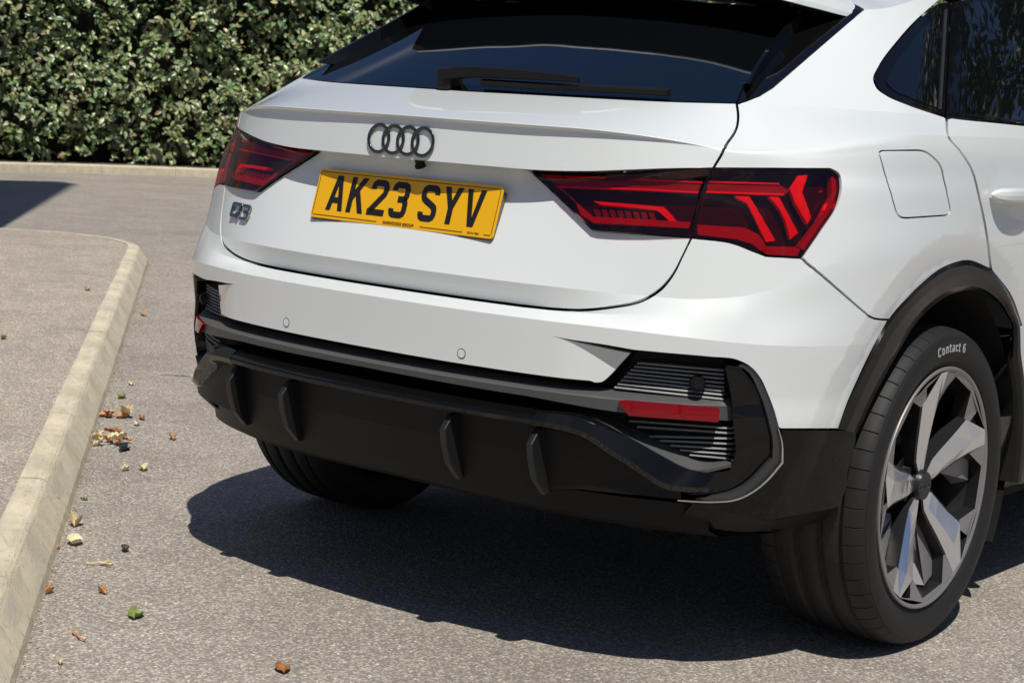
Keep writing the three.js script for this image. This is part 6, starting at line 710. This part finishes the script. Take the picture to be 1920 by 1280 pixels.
// fallen leaves: name, x, z, turn, length, colour, [width share, cup, curl, twist, seed, lobed], label, height
const LEAVES = [
  ['dry_leaf', -4.40, -2.66, 0.9, 0.075, 'orange', [0.4, 0.5, 0.1, 0.2, 1, 0], 'small orange leaf on the kerb edge near the far bend', 0.097],
  ['dry_leaf', -4.11, -2.77, 1.2, 0.07, 'orange', [0.4, 0.5, 0.1, 0.2, 2, 0], 'orange brown leaf on the road farthest from the camera'],
  ['dry_leaf', -2.61, -1.457, 1.0, 0.042, 'cream', [0.5, 0.5, 0.2, 0.3, 3, 0], 'tiny cream leaf scrap on the road above the green leaf by the kerb'],
  ['green_leaf', -2.41, -1.25, 0.4, 0.05, 'green', [0.55, 0.35, 0.2, 0.2, 4, 0], 'small dark green leaf on the road above the leaf heaps'],
  ['dry_leaf', -2.06, -1.05, 1.1, 0.042, 'brown', [0.5, 0.5, 0.2, 0.3, 5, 0], 'dark brown curled leaf just right of the farther leaf heap'],
  ['dry_leaf', -1.99, -0.97, 0.8, 0.036, 'cream', [0.6, 0.5, 0.2, 0.3, 6, 0], 'pale cream leaf to the right of the farther leaf heap'],
  ['dry_leaf', -1.747, -0.914, 1.1, 0.045, 'orange', [0.5, 0.7, 0.25, 0.3, 7, 1], 'crumpled bright orange leaf lying apart on the road'],
  ['dry_leaf', -1.45, -0.545, 0.9, 0.05, 'cream', [0.55, 0.6, 0.3, -0.3, 8, 1], 'larger of two touching pale yellow leaves on the road'],
  ['dry_leaf', -1.475, -0.50, 0.3, 0.035, 'cream', [0.55, 0.6, 0.3, 0.4, 9, 1], 'smaller of two touching pale yellow leaves on the road'],
  ['green_leaf', -1.252, -0.176, 2.0, 0.022, 'green', [0.6, 0.4, 0.2, 0.2, 10, 0], 'tiny green leaf bit at the kerb foot'],
  ['dry_leaf', -1.045, 0.012, 0.8, 0.052, 'tan', [0.7, 0.7, 0.35, 0.5, 11, 1], 'crumpled tan leaf against the kerb, above the big cream leaf'],
  ['dry_leaf', -0.90, 0.128, 0.95, 0.062, 'cream', [0.62, 0.28, 0.55, 0.1, 12, 0], 'big smooth cream curled leaf touching the kerb'],
  ['dry_leaf', -0.885, 0.19, 0.5, 0.02, 'orange', [0.5, 0.5, 0.3, 0.4, 13, 0], 'tiny orange scrap at the kerb just below the big cream leaf'],
  ['green_leaf', -0.774, 0.076, 0.9, 0.036, 'dark', [0.55, 0.5, 0.5, 0.1, 14, 0], 'small dark olive leaf in the open road left of the car shadow'],
  ['dry_leaf', -0.526, 0.343, 1.5, 0.032, 'orange', [0.5, 0.9, 0.2, 0.6, 15, 1], 'small rolled orange leaf above the large green leaf'],
  ['green_leaf', -0.344, 0.40, 0.8, 0.056, 'green', [0.62, 0.22, 0.3, 0.35, 16, 0.3], 'large green leaf with a torn edge on the road'],
  ['dry_leaf', 0.114, 0.411, 0.95, 0.05, 'brown', [0.62, 0.2, 0.2, 0.2, 17, 0], 'reddish brown leaf nearest the bottom edge of the picture'],
  ['dry_leaf', -0.60, 0.43, 0.4, 0.032, 'orange', [0.5, 0.8, 0.3, 0.5, 18, 1], 'small orange brown crumpled leaf at the kerb foot level with the rolled leaf'],
  ['green_leaf', -3.25, -1.35, 0.6, 0.045, 'green', [0.5, 0.5, 0.3, 0.3, 19, 0], 'small green leaf on the pavement at the left edge', 0.097],
  ['dry_leaf', -0.196, 0.709, 1.0, 0.02, 'tan', [0.5, 0.6, 0.3, 0.3, 20, 0], 'tiny tan leaf scrap on the road near the bottom left corner'],
];
const HEAPS = [[-2.15, -1.0, 0.07, 7, 0.006], [-1.83, -0.715, 0.10, 13, 0.007]];
const TWIGS = [[-0.713, 0.201, 0.75, 0.062, 'tan', 'pale forked twig lying on the road'], [-0.31, 0.578, -0.35, 0.07, 'orange', 'thin reddish bent twig lying on the road']];
const SCRAP = [-1.70, 0.001, -0.68];
const MARK = [-2.68, -1.75, 0.65];
// ------------------------------------------------------------------ fallen leaves and litter on the road
function fallenLeaf(l, w, cup, curl, twist, seed, lobed = 0) { // one closed thin blade, cupped and curled
  const R = rnd(seed), nu = 12, nv = 6, pos = [], idx = [], ph = R() * 6.28;
  for (const side of [0, 1]) for (let i = 0; i <= nu; i++) for (let j = 0; j <= nv; j++) {
    const t = i / nu, k = Math.pow(Math.sin(Math.PI * Math.pow(t, 0.85)), 0.8) * (1 + lobed * 0.25 * Math.sin(t * 24 + ph)), q = (j / nv - 0.5) * 2, x = q * w / 2 * Math.max(k, 0.02), z = (t - 0.5) * l;
    const y = cup * q * q * w * k + curl * (t - 0.5) ** 2 * l * 2 + twist * q * (t - 0.5) * w + 0.0018 * Math.sin(t * 17 + q * 5 + ph) + 0.0008 * (Math.abs(q) < 0.1 ? -1 : 0) - side * 0.0006;
    pos.push(x, y, z);
  }
  const n1 = (nu + 1) * (nv + 1);
  for (let i = 0; i < nu; i++) for (let j = 0; j < nv; j++) { const a = i * (nv + 1) + j, b = a + nv + 1; idx.push(a, b, a + 1, a + 1, b, b + 1, n1 + a, n1 + a + 1, n1 + b, n1 + a + 1, n1 + b + 1, n1 + b); }
  const g = geoFrom(pos, null, idx); g.computeBoundingBox(); g.translate(0, -g.boundingBox.min.y, 0); return g;
}
const blotch = (a, b, seed) => { const n = 64, u = tileNoise(n, 7, seed), v = tileNoise(n, 25, seed + 1); return new THREE.MeshStandardMaterial({ roughness: 0.7, side: THREE.DoubleSide, map: tex(n, (x, y) => { const t = clamp(0.65 * u[y * n + x] + 0.5 * v[y * n + x] - 0.05); return a.map((c, i) => toS(lerp(c, b[i], t))); }, { srgb: true }) }); };
const LM = { tan: blotch([0.50, 0.36, 0.17], [0.72, 0.60, 0.36], 201), orange: blotch([0.46, 0.20, 0.07], [0.60, 0.33, 0.13], 203), brown: blotch([0.16, 0.06, 0.02], [0.42, 0.19, 0.06], 205), green: blotch([0.16, 0.20, 0.04], [0.26, 0.31, 0.09], 207), dark: blotch([0.05, 0.06, 0.03], [0.12, 0.10, 0.05], 209), cream: blotch([0.62, 0.52, 0.30], [0.80, 0.72, 0.48], 211) };
function drop(name, x, z, turn, size, mat, shape, label, group = 'fallen leaves on the road', y = 0.001) {
  const [w, cup, curl, twist, seed, lob] = shape, g = fallenLeaf(size, size * w, cup, curl, twist, seed, lob), p = g.attributes.position, uv = g.attributes.uv;
  for (let i = 0; i < p.count; i++) uv.setXY(i, p.getX(i) / size + 0.5, p.getZ(i) / size + 0.5);
  const m = new THREE.Mesh(g, mat); top(m, name); m.position.set(x, y, z); m.rotation.y = turn; tag(m, label, 'leaf', group); return prep(m);
}
LEAVES.forEach(([name, x, z, turn, size, mat, shape, label, y]) => drop(name, x, z, turn, size, LM[mat], shape, label, undefined, y));
{ // little heaps of curled leaves against the kerb foot
  const R = rnd(301), where = ['in the farther leaf heap by the kerb', 'in the nearer larger leaf heap by the kerb'];
  HEAPS.forEach(([x, z, r, n, hy], h) => { for (let k = 0; k < n; k++) { const c = ['orange', 'tan', 'orange', 'brown', 'cream'][R() * 5 | 0]; drop('dry_leaf', x + (R() - 0.5) * r * 1.5, z + (R() - 0.5) * r * 1.5, R() * 6.28, 0.03 + R() * 0.035, LM[c], [0.45 + R() * 0.35, 0.25 + R() * 0.5, 0.15 + R() * 0.35, R() - 0.5, 400 + k + 40 * h, R() < 0.4 ? 1 : 0], `crumpled dry ${c} leaf ${where[h]}`, h ? 'nearer heap of dry leaves by the kerb' : 'farther heap of dry leaves by the kerb', 0.001 + (k % 3) * hy); } });
}
TWIGS.forEach(([x, z, turn, len, mat, label], i) => { const R = rnd(500 + i), pts = span(-0.5, 0.5, 5).map((t) => V(t * len, 0.004 + R() * 0.003, (R() - 0.5) * len * 0.16)), gs = [tube(pts, 0.0022, 6, 14)]; if (i === 0) for (const s of [-1, 1]) gs.push(tube([V(0, 0.005, 0), V(len * 0.3, 0.008, s * len * 0.16), V(len * 0.46, 0.006, s * len * 0.22)], 0.0022, 6, 10)); const m = new THREE.Mesh(merge(gs), LM[mat]); top(m, 'twig'); m.position.set(x, 0.0005, z); m.rotation.y = turn; prep(tag(m, label, 'twig', 'twigs on the road')); });
{ // flattened scrap of black plastic by the kerb
  const g = fallenLeaf(0.075, 0.032, 0.3, 0.18, 0.6, 611, 1), m = new THREE.Mesh(g, new THREE.MeshStandardMaterial({ color: rgb(0.03, 0.035, 0.045), roughness: 0.5 })); top(m, 'plastic_scrap'); m.position.set(...SCRAP); m.rotation.y = 0.6; prep(tag(m, 'small crumpled dark scrap lying beside the leaf heap on the road', 'scrap'));
}
{ // grit, seeds and leaf crumbs gathered along the foot of the near kerb
  const R = rnd(700), list = [], g = new THREE.IcosahedronGeometry(0.0022, 0);
  for (let k = 0; k < 3200; k++) { const s = R() * (straight + arcL), [p, n] = nearKerb(s), d = -Math.pow(R(), 2.6) * 0.14 - 0.002, c = R(); list.push([V(p.x + n.x * d, 0.0012, p.y + n.y * d), V(R() - 0.5, R(), R() - 0.5).normalize(), lerp(0.4, 1.35, R() * R()), c < 0.6 ? rgb(0.22, 0.16, 0.11) : c < 0.85 ? rgb(0.32, 0.27, 0.22) : rgb(0.42, 0.30, 0.17), R() * 6.28]); }
  const m = scatter(g, new THREE.MeshStandardMaterial({ color: 0xffffff, roughness: 1 }), list, 'kerb_grit'); top(m, 'kerb_grit'); m.userData = { kind: 'stuff', label: 'brown grit and leaf crumbs along the foot of the near kerb', category: 'grit' }; prep(m);
}
{ // short worn white paint mark on the road beside the bumper
  const R = rnd(801), sh = []; for (let k = 0; k < 26; k++) { const t = R() - 0.5, q = (R() - 0.5) * 0.012, a = new THREE.CircleGeometry(0.004 + R() * 0.007, 7).rotateX(-Math.PI / 2); a.scale(1.6, 1, 0.7); a.translate(t * 0.16, 0, q); sh.push(a); }
  const m = new THREE.Mesh(merge(sh), new THREE.MeshStandardMaterial({ color: rgb(0.62, 0.60, 0.57), roughness: 0.9 })); top(m, 'paint_mark'); m.position.set(MARK[0], 0.004, MARK[1]); m.rotation.y = MARK[2]; m.userData = { kind: 'structure', label: 'short worn white paint mark on the asphalt', category: 'road marking' }; prep(m);
}
renderer.render(scene, camera);
